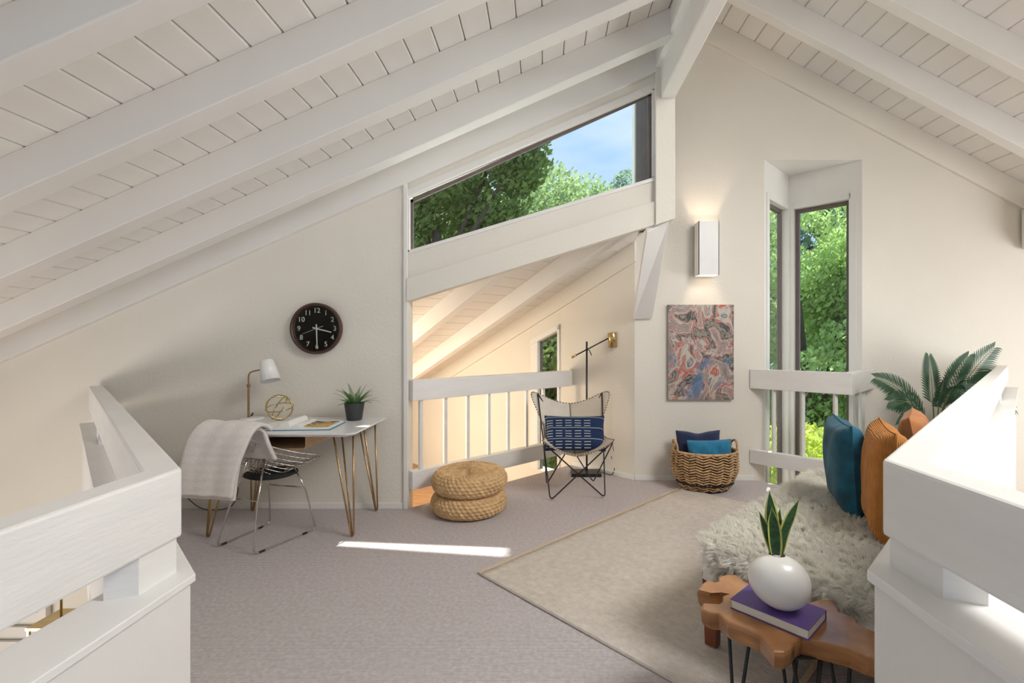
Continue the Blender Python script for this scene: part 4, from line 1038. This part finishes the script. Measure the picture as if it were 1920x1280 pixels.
# ------------------------------------------------------------------ palm
pmc = V((3.46, 4.27, 0)); pm = empty('areca_palm', pmc); tag(pm, 'green palm with feathery fronds behind the daybed', 'plant')
MB().lathe([(0, 0), (.13, 0), (.135, .01), (.17, .30), (.165, .31), (.15, .30), (.14, .28), (0, .28)], 36).build('pot', M['pot'], pm)
def palm_frond(tip, n=25, base=(0, 0, .28), sag=.25, lw=.16):
    base = V(base); tip = V(tip); mb = MB(); st_ = MB()
    ctrl = V((tip.x * .16, tip.y * .16, .80 + sag * .45)); pts = []
    for i in range(31):
        t = i / 30; pts.append(base * (1 - t) ** 2 + ctrl * 2 * t * (1 - t) + tip * t * t)
    st_.tube(pts, [.007 * (1 - .8 * i / 30) + .001 for i in range(31)], 6)
    a = st_.build('frond_stem', M['stem'], pm)
    for i in range(n * 2):
        t = .48 + .52 * (i // 2 + .5) / n; k = t * 30; j = min(int(k), 29); p = pts[j].lerp(pts[j + 1], k - j); tg = (pts[j + 1] - pts[j]).normalized()
        sd = tg.cross(V((.25, -1, .25)).normalized()); sd = sd.normalized() * (1 if i % 2 else -1)
        u_ = (t - .48) / .52; L = lw * (.55 + .75 * math.sin(PI * (u_ * .75 + .18))) * (1 - .35 * u_)
        dr = (sd * .8 + tg * (.55 + .7 * u_)).normalized(); nn = dr.cross(tg).normalized(); wv_ = dr.cross(nn).normalized() * .0088
        m1 = p + dr * L * .4; m2 = p + dr * L * .75 - V((0, 0, .008)); tp = p + dr * L - V((0, 0, .025))
        mb.add([p, m1 - wv_, m1 + wv_, m2 - wv_ * .8, m2 + wv_ * .8, tp], [(0, 1, 2), (1, 3, 4, 2), (3, 5, 4)])
    mb.build('leaflets', M['palm'], a)
def rel(u, v, Y): return P(u, v, Y) - pmc
for (u, v, Y, sg_, lw) in ((1864, 652, 4.32, .30, .19), (1642, 708, 4.15, .32, .17), (1688, 795, 3.95, .30, .15), (1800, 720, 4.0, .42, .15), (1868, 700, 4.2, .25, .15), (1900, 765, 4.25, .2, .13), (1742, 668, 4.4, .3, .15), (1815, 668, 4.15, .34, .17), (1668, 752, 4.1, .32, .16), (1775, 700, 3.95, .38, .14), (1830, 790, 4.0, .3, .13)):
    palm_frond(rel(u, v, Y), sag=sg_, lw=lw)

# ------------------------------------------------------------------ things glimpsed below the left rail
ln_c = V((-2.75, 2.75, -.55)); lan = empty('glass_lantern', ln_c); tag(lan, 'faceted glass lantern glimpsed in the stairwell under the left rail', 'lamp')
for sx in (-1, 1):
    for sy in (-1, 1): MB().box((sx * .09 - .006, sy * .09 - .006, 0), (sx * .09 + .006, sy * .09 + .006, .36)).build('frame_bar', M['brass'], lan)
MB().box((-.1, -.1, -.015), (.1, .1, 0)).build('bottom_plate', M['brass'], lan); MB().box((-.1, -.1, .36), (.1, .1, .375)).build('top_plate', M['brass'], lan)
MB().lathe([(.03, .05), (.07, .12), (.075, .2), (.03, .3)], 8).build('glass_body', M['glass_lantern'], lan)
MB().tube([(0, 0, .375), (0, 0, 1.0)], .006, 6).build('hanging_rod', M['brass'], lan)
sh_ = empty('louvre_shutter', (-4.55, YD, -1.3)); tag(sh_, 'white louvred shutter low on the stairwell wall', 'shutter')
for x in (-.4, .36): MB().box((x, -.05, -1.0), (x + .06, -.005, 1.0)).build('stile', M['white'], sh_)
for i in range(16): MB().box((-.34, -.045, -.95 + i * .12), (.36, -.02, -.87 + i * .12)).build('slat', M['white'], sh_)
rgm = two_tone('wavy_rug', [(.40, (.80, .78, .76)), (.47, (.62, .50, .49)), (.53, (.82, .8, .79)), (.6, (.68, .57, .56))], 1.6, 1.0, .9)
tag(MB().box((2.2, -.6, -2.598), (4.6, 2.0, -2.585)).build('patterned_rug', rgm), 'pale pink wavy rug on the floor below the right rail', 'rug')

# ------------------------------------------------------------------ outside
tag(MB().box((-40, 5.2, -4.2), (40, 70, -4.0)).build('ground', M['grass']), 'grassy ground outside the windows', kind='structure')
def foliage(blobs, n, size, rnd):
    vs_, fs_ = [], []
    tot = sum(b[3] * b[4] * b[5] for b in blobs)
    for (x, y, z, rx, ry, rz) in blobs:
        for _ in range(int(n * rx * ry * rz / tot)):
            while True:
                a, b, c = rnd.uniform(-1, 1), rnd.uniform(-1, 1), rnd.uniform(-1, 1); q = a * a + b * b + c * c
                if .15 < q < 1: break
            p = V((x + a * rx, y + b * ry, z + c * rz)); s_ = size * rnd.uniform(.6, 1.4)
            d = V((rnd.uniform(-1, 1), rnd.uniform(-1, 1), rnd.uniform(-.6, 1))).normalized(); t = d.orthogonal().normalized(); w_ = d.cross(t)
            n_ = len(vs_); vs_ += [p - t * s_, p + w_ * s_ * .45, p + t * s_, p - w_ * s_ * .45]; fs_.append((n_, n_ + 1, n_ + 2, n_ + 3))
    return vs_, fs_
def tree(name, base, trunk_h, blobs, n, size, m, label, seed, group='trees outside the windows'):
    rn = random.Random(seed); r = empty(name, base); tag(r, label, 'tree' if 'tree' in name else 'bush', group)
    bl = []
    for (x, y, z, rr_) in blobs:
        for k in range(13):
            d = V((rn.gauss(0, 1), rn.gauss(0, 1), rn.gauss(0, .8))).normalized() * rr_ * rn.uniform(.35, .85)
            q = rr_ * rn.uniform(.32, .55); bl.append((x + d.x, y + d.y, z + d.z, q, q, q * .8))
    vs_, fs_ = foliage(bl, n, size, rn); mesh_obj('foliage', vs_, fs_, m, r)
    if trunk_h:
        tb_ = MB().tube(spline([(0, 0, 0), (.1, .05, trunk_h * .5), (0, 0, trunk_h)], 5), [.28 - .02 * i * .8 for i in range(11)], 10)
        for (x, y, z, rr_) in blobs: tb_.tube([V((0, 0, trunk_h * .8)), V((x, y, z))], [.14, .04], 6)
        tb_.build('trunk', M['bark'], r)
    return r
tree('oak_tree', (-3.0, 13.5, -4), 8.5, [(-2.6, 0, 8.2, 2.2), (-.6, .5, 9.6, 2.3), (1.6, 0, 10.6, 1.7), (3.1, -.6, 11.6, 1.2), (.6, .5, 8.6, 1.8)], 34000, .095, M['leaf_dark'], 'dark oak tree reaching over the left part of the clerestory', 1)
tree('leafy_tree', (-1.0, 21, -4), 8, [(-5.5, 0, 8.5, 2.8), (-2.5, 0, 9.6, 3), (1, 0, 11.2, 2.8), (3.4, .6, 11.2, 2.4), (-.6, -2, 8.4, 2.8), (5.6, 0, 10.6, 2.0)], 42000, .11, M['leaf_mid'], 'bright green leafy tree in the middle of the clerestory view', 2)
tree('leafy_tree', (4.2, 29, -4), 9, [(-1.5, 0, 12.6, 2.3), (1.2, 0, 13.6, 2.2), (3.4, 0, 14.4, 1.7), (.5, 0, 11, 2.5)], 18000, .15, M['leaf_blue'], 'hazy distant tree under the sky at the right of the clerestory', 3)
tree('birch_tree', (7.0, 12.5, -4), 2.5, [(-1.0, 0, 4.2, 1.9), (.6, 0, 6.0, 2.0), (-.5, 0, 7.6, 1.6), (1.8, 0, 4.0, 2), (-2.0, .6, 6.6, 1.5), (.2, .5, 2.6, 2.0), (1.4, .5, 7.6, 1.5)], 46000, .085, M['leaf_birch'], 'light green birch tree filling the tall niche window', 4)
tree('pine_tree', (10.5, 18, -4), 11, [(-2.2, 0, 9.0, 2.0), (0, 0, 10.5, 2.2), (2, 0, 8, 2.4), (-1, 0, 12.0, 1.4), (-1, 0, 6, 3)], 22000, .13, M['leaf_blue'], 'blue green tree behind the birch at the top of the niche window', 5)
tree('garden_bush', (4.7, 8.2, -4), 0, [(-.6, 0, 2.0, 1.4), (.6, 0, 2.6, 1.5), (0, -.6, 3.0, 1.2), (1.6, .4, 2.2, 1.4), (-.2, .4, 3.3, .9), (.9, .2, 3.4, .9)], 26000, .065, M['leaf_lime'], 'sunlit lime green bush low outside the niche window', 6)
tree('evergreen_tree', (.1, 9.6, -4), 4, [(.2, 0, 3.2, 1.6), (-.3, 0, 4.8, 1.5), (.3, 0, 5.8, 1.0)], 20000, .08, M['leaf_dark'], 'dark shrubby tree outside the slant-headed window', 7)
